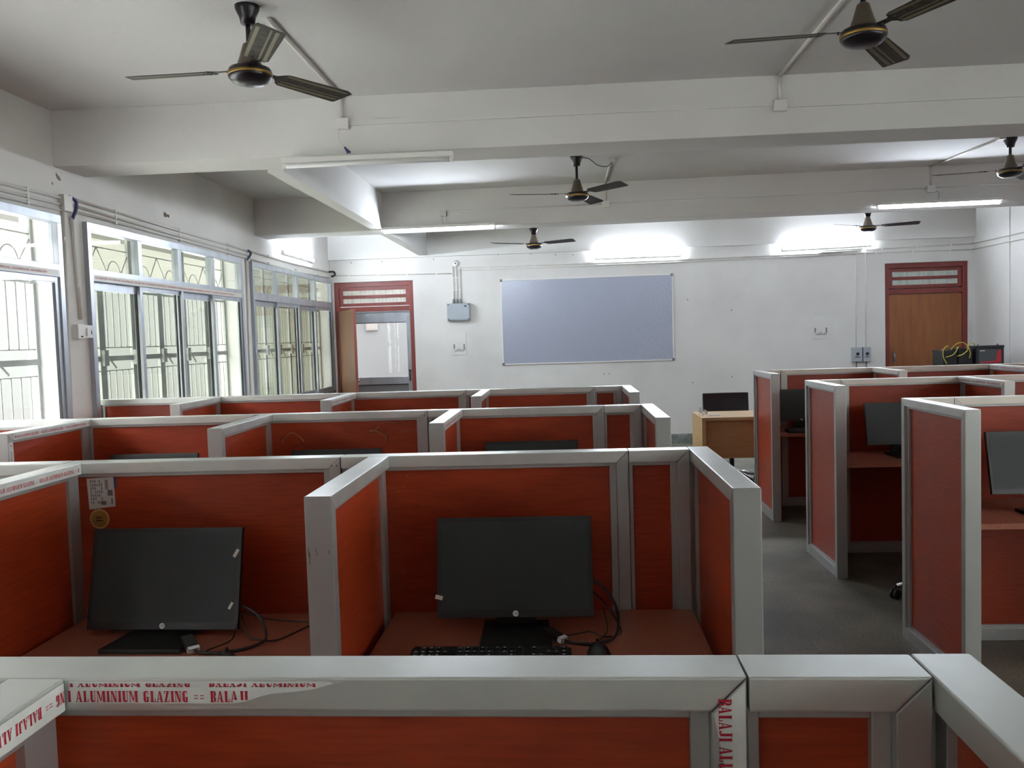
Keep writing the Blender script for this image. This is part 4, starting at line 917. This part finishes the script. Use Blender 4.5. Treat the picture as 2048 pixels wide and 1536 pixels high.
# crumpled cup and papers on the teacher desk
mb = MB()
for q in range(30):
    c = Vector((1.315+random.uniform(-.035, .035), 8.42+random.uniform(-.03, .03), .775+random.uniform(.0, .07))); mb.add([c+Vector((random.uniform(-.025, .025), random.uniform(-.02, .02), random.uniform(-.02, .02))) for _ in range(3)], [(0, 1, 2)])
tag(mb.build('plastic_wrapper', 'film'), 'crumpled shiny white wrapper on the teacher desk corner', 'wrapper')
tag(MB().add([(1.37, 8.35, .772), (1.47, 8.33, .772), (1.5, 8.46, .772), (1.4, 8.48, .772), (1.37, 8.35, .774), (1.47, 8.33, .776), (1.5, 8.46, .775), (1.4, 8.48, .774)], [(0, 1, 2, 3), (4, 5, 6, 7), (0, 1, 5, 4), (1, 2, 6, 5), (2, 3, 7, 6), (3, 0, 4, 7)]).build('paper_sheet', 'paper'), 'small white paper slip on the teacher desk', 'paper')
cable('floor_cable', [(1.62, 7.98, .006), (1.72, 7.99, .05), (1.80, 7.96, .055), (1.9, 7.9, .006)], .012, 'thick black cable on the floor in front of the teacher desk')

# ------------------------------------------------------------------ batteries in the far right corner
T = tag(empty('battery_rack', (4.68, 10.98, 0)), 'black steel rack in the far right corner carrying the batteries', 'rack')
mb = MB()
for (a, b_) in ((0, 0), (.76, 0), (0, .7), (.76, .7)): mb.box(a, a+.04, b_, b_+.04, 0, 1.05)
mb.build('rack_post', 'battery_black', T)
MB().box(0, .8, 0, .74, 1.02, 1.05).build('rack_shelf', 'battery_black', T); MB().box(0, .8, 0, .74, .5, .53).build('rack_shelf', 'battery_black', T)
def battery(x, y, z, wx, wy, hz, label, red=False):
    T = tag(empty('battery', (x, y, z)), label, 'battery', 'inverter batteries')
    MB().box(0, wx, 0, wy, 0, hz-.03).build('battery_case', 'battery_black', T, bevel=.006)
    MB().box(-.004, wx+.004, -.004, wy+.004, hz-.03, hz).build('battery_lid', 'battery_black', T, bevel=.005)
    for a in (.15, .85): MB().lathe([(.012, 0), (.010, .02)], 10, (wx*a, wy*.3, hz)).build('terminal', 'alu_dark', T)
    if red:
        MB().box(.035, wx-.03, -.002, 0, .03, hz-.05).build('front_label', 'battery_grey', T)
        MB().prism([(.05, .035), (wx-.035, .035), (wx-.035, hz-.055), (wx-.075, hz-.055), (wx-.10, .06), (.05, .05)], 'Y', -.004, -.002).build('red_flash', 'battery_red', T)
        MB().prism([(.04, hz-.06), (.10, hz-.055), (.11, hz-.065), (.05, hz-.07)], 'Y', -.004, -.002).build('white_flash', 'tape_white', T)
    return T
battery(5.095, 11.0, 1.05, .335, .2, .25, 'black battery with red label on the corner rack', True)
battery(4.71, 11.04, 1.05, .17, .3, .20, 'black battery at the left end of the corner rack, under the yellow wires')
battery(4.90, 11.04, 1.05, .17, .3, .22, 'black battery between the left one and the red labelled one')
wl = ['yellow wire arching over the left end of the battery bank', 'yellow wire dropping in front of the left battery', 'yellow wire looping above the second battery', 'yellow wire nearest the red labelled battery']
wp = [[(4.80, 11.1, 1.255), (4.76, 11.02, 1.31), (4.70, 11.0, 1.26), (4.70, 11.0, 1.17), (4.74, 11.0, 1.09)],
      [(4.93, 11.1, 1.27), (4.88, 11.0, 1.29), (4.84, 11.0, 1.22), (4.80, 11.0, 1.19), (4.73, 11.0, 1.17)],
      [(4.83, 11.1, 1.26), (4.88, 11.03, 1.335), (4.96, 11.02, 1.34), (5.0, 11.0, 1.27), (4.93, 10.99, 1.20), (4.86, 10.99, 1.18)],
      [(5.12, 11.1, 1.305), (5.06, 11.0, 1.34), (5.0, 10.99, 1.30), (5.02, 10.99, 1.22), (5.01, 10.99, 1.15)]]
for q in range(4): cable('battery_wire', wp[q], .006, wl[q], m='yellow_wire')
